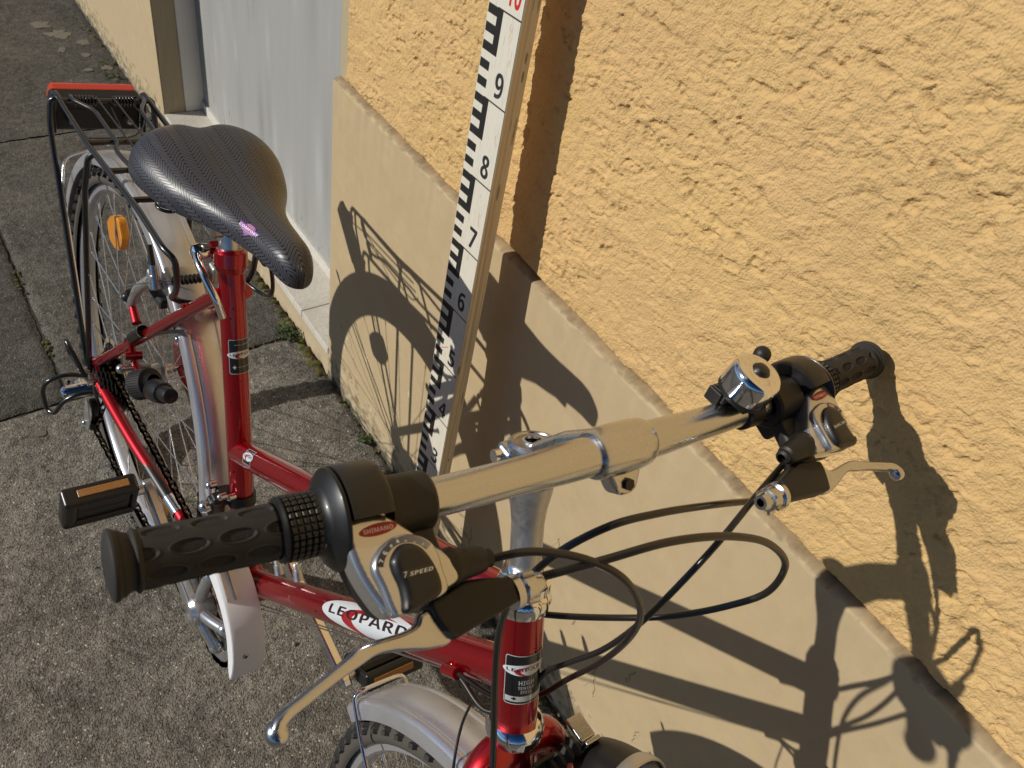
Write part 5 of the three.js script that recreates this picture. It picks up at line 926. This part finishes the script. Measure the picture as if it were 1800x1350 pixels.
    const ta = canvasTex(512, 64, (x, w, h) => { x.fillStyle = right ? '#3a3c44' : '#4a4c55'; x.fillRect(0, 0, w, h); if (right) { const gr = x.createLinearGradient(0, 0, w, 0); gr.addColorStop(0, '#2d2f38'); gr.addColorStop(1, '#8d8780'); x.fillStyle = gr; x.fillRect(0, 0, w, h); } x.fillStyle = '#e8e6e0'; x.font = `bold ${h * 0.8}px sans-serif`; x.textAlign = 'center'; x.textBaseline = 'middle'; if (right) ['7', '6', '5', '4', '3', '2', '1'].forEach((c, i) => { x.save(); x.translate(w * (0.08 + i * 0.135), h * 0.53); x.rotate(0); x.fillText(c, 0, 0); x.restore(); }); else { x.save(); x.translate(w * 0.2, h / 2); x.rotate(-Math.PI / 2 * 0); x.fillText('E', 0, 0); x.restore(); x.fillStyle = '#c08a70'; x.fillRect(w * 0.5, h * 0.1, w * 0.4, h * 0.8); } });
    P('gear_window', flatPrint(arc, 0.02455, (a, z) => { const t = Math.atan2(-(z - cz) / 0.96, a - cx), r = Math.hypot(a - cx, (z - cz) / 0.96), q = (t - a0) / (a1 - a0); return [right ? q : q, right ? (r - ri) / (ro - ri) : (r - ri) / (ro - ri)]; }), std({ map: ta, roughness: 0.3, side: THREE.DoubleSide }), gs);
    // print on the cap
    const tq = canvasTex(512, 96, (x, w, h) => { x.fillStyle = '#1b1a19'; x.fillRect(0, 0, w, h); x.fillStyle = '#c8c2b6'; x.textBaseline = 'middle'; x.textAlign = 'left'; if (right) { x.font = `italic bold ${h * 1.05}px sans-serif`; x.fillText('7', w * 0.02, h * 0.52); x.font = `italic bold ${h * 0.72}px sans-serif`; x.save(); x.translate(w * 0.2, h * 0.6); x.scale(w * 0.76 / x.measureText('SPEED').width, 1); x.fillText('SPEED', 0, 0); x.restore(); } else { x.font = `bold ${h * 0.66}px sans-serif`; x.save(); x.translate(0, h * 0.52); x.translate(w * 0.04, 0); x.scale(w * 0.92 / x.measureText('DUAL SIS').width, 1); x.fillText('DUAL SIS', 0, 0); x.restore(); } });
    const pw = 0.0172, ph = 0.0036, pc = right ? [-0.0048, 0.0368] : [-0.0050, 0.0372];
    const pr = new THREE.Shape(); pr.moveTo(pc[0] - pw / 2, pc[1] - ph / 2); pr.lineTo(pc[0] + pw / 2, pc[1] - ph / 2); pr.lineTo(pc[0] + pw / 2, pc[1] + ph / 2); pr.lineTo(pc[0] - pw / 2, pc[1] + ph / 2);
    P('cap_print', flatPrint(pr, 0.0291, (a, z) => [0.5 + sx * (a - pc[0]) / pw, 0.5 - (z - pc[1]) / ph]), decal(tq, { alphaTest: 0, clearcoat: 0.4 }), gs);
    const bl = group('brake_lever', bike);
    P('lever_clamp', G.clamp, M.black, bl); P('lever_bracket', merge(G.bracket, G.neck), M.black, bl);
    P('lever_blade', G.blade, M.alu, bl); P('barrel_adjuster', G.barrel, M.alu, bl);
  };
  const ortho = (e, f) => { const E = V(...e).normalize(), F = V(...f).projectOnPlane(E).normalize(); return [E, F]; };
  { const [e, f] = ortho([-0.9935, 0, -0.1141], [-0.0988, -0.5, 0.8604]); const n = V(-0.057, 0.866, 0.4967).projectOnPlane(e).projectOnPlane(f).normalize(); hand(V(-0.17, 1.018, 0.1547), e, n, f, true); }
  { const [e, f] = ortho([0.9982, 0.02, -0.0601], [0.0559, -0.3649, 0.9294]); const n = new THREE.Vector3().crossVectors(f, e).normalize(); hand(V(0.1813, 1.019, 0.1700), e, n, f, false); }
}

// ── bell ──
{
  const bl = group('bell', bike), top = V(0.1171, 1.060, 0.1701), ax = V(0.03, 0.985, 0.17).normalize(), at = (h) => top.clone().addScaledVector(ax, h);
  part('bell_dome', latheTo(at(-0.021), top, [[0, 0.0182], [0.0005, 0.0188], [0.006, 0.0188], [0.0155, 0.0186], [0.0185, 0.0178], [0.0203, 0.0160], [0.021, 0.0130], [0.0213, 0.006], [0.0213, 0]], 60), M.chrome, bl);
  part('bell_cap', latheTo(at(-0.0005), at(0.01), [[0, 0.0072], [0.0012, 0.0068], [0.0035, 0.005], [0.0042, 0.002], [0.0043, 0]], 28), M.gloss, bl);
  part('bell_base', merge(latheTo(at(-0.026), top, [[0, 0.002], [0, 0.0165], [0.0015, 0.0184], [0.004, 0.0184], [0.0048, 0.017]], 44), box(0.016, 0.02, 0.022, 0.119, 1.030, 0.166, 0.004)), M.black, bl);
  part('bell_clamp', latheTo(V(0.1225, 1.0183, 0.1686), V(0.1385, 1.0185, 0.1689), [[0, 0.0112], [0, 0.0128], [0.001, 0.0138], [0.015, 0.0138], [0.016, 0.0128], [0.016, 0.0112]], 36), M.black, bl);
  part('bell_thumb', merge(tube([at(-0.024).add(V(0.010, 0, -0.01)), at(-0.020).add(V(0.022, 0, -0.012)), at(-0.015).add(V(0.033, 0, -0.018)), at(-0.012).add(V(0.036, 0, -0.020))], 0.0058, 16, 10), ball(at(-0.011).add(V(0.036, 0, -0.02)), 0.0066)), M.black, bl);
  const rb = []; for (let i = 0; i < 4; i++) rb.push(box(0.003, 0.011, 0.012, 0.097 + i * 0.0035, 1.032, 0.1585, 0.001)); rb.push(box(0.014, 0.008, 0.014, 0.105, 1.033, 0.1605, 0.002));
  part('bell_striker', merge(rb), M.black, bl);
}

// ── control cables ──
{
  const C = (name, pts, r = 0.0026) => part(name, tube(pts, r, 160, 12), M.cable, bike);
  C('brake_cable', [[-0.0860, 0.9888, 0.2125], [-0.0516, 1.0, 0.2235], [-0.0116, 1.012, 0.2354], [0.0394, 1.006, 0.2467], [0.079, 0.99, 0.2564], [0.1046, 0.965, 0.2651], [0.1075, 0.935, 0.2659], [0.0985, 0.905, 0.2523], [0.0762, 0.875, 0.2297], [0.0508, 0.852, 0.203], [0.0129, 0.837, 0.172], [-0.01, 0.83, 0.15], [-0.022, 0.80, 0.11]]);
  C('gear_cable', [[-0.1181, 0.999, 0.195], [-0.0943, 1.005, 0.2035], [-0.0654, 1.002, 0.2173], [-0.0401, 0.99, 0.2321], [-0.016, 0.96, 0.2415], [0.0033, 0.92, 0.2407], [0.0219, 0.85, 0.2268], [0.0302, 0.785, 0.2064], [0.0205, 0.742, 0.192], [-0.0036, 0.733, 0.1746], [-0.0205, 0.7295, 0.1405]], 0.0024);
  C('brake_cable', [[0.1425, 0.958, 0.21], [0.0726, 0.982, 0.2101], [0.0166, 0.994, 0.2068], [-0.0166, 0.99, 0.2001], [-0.0379, 0.968, 0.1909], [-0.0479, 0.937, 0.183], [-0.045, 0.8885, 0.1737], [-0.042, 0.848, 0.176], [-0.04, 0.8057, 0.1896], [-0.04, 0.7628, 0.2093], [-0.045, 0.7421, 0.2252]]);
  C('gear_cable', [[0.1637, 0.998, 0.2048], [0.1106, 0.99, 0.2192], [0.0718, 0.97, 0.2296], [0.0481, 0.937, 0.2324], [0.0354, 0.885, 0.2276], [0.0272, 0.847, 0.2189], [0.018, 0.815, 0.2051], [0.0114, 0.79, 0.1951], [-0.004, 0.76, 0.198], [-0.019, 0.735, 0.182], [-0.019, 0.728, 0.146]], 0.0024);
  part('gear_wire', merge(rod(V(-0.0205, 0.716, 0.127), V(-0.014, 0.30, -0.262), 0.0008, 0.0008, 6), rod(V(-0.0165, 0.714, 0.129), V(-0.005, 0.30, -0.262), 0.0008, 0.0008, 6)), M.steel, bike);
  part('lamp_wire', tube([[-0.006, 0.722, 0.158], [-0.016, 0.68, 0.165], [-0.03, 0.655, 0.185], [-0.034, 0.62, 0.205], [-0.036, 0.58, 0.235]], 0.0014, 40, 6), M.cable, bike);
}

renderer.render(scene, camera);
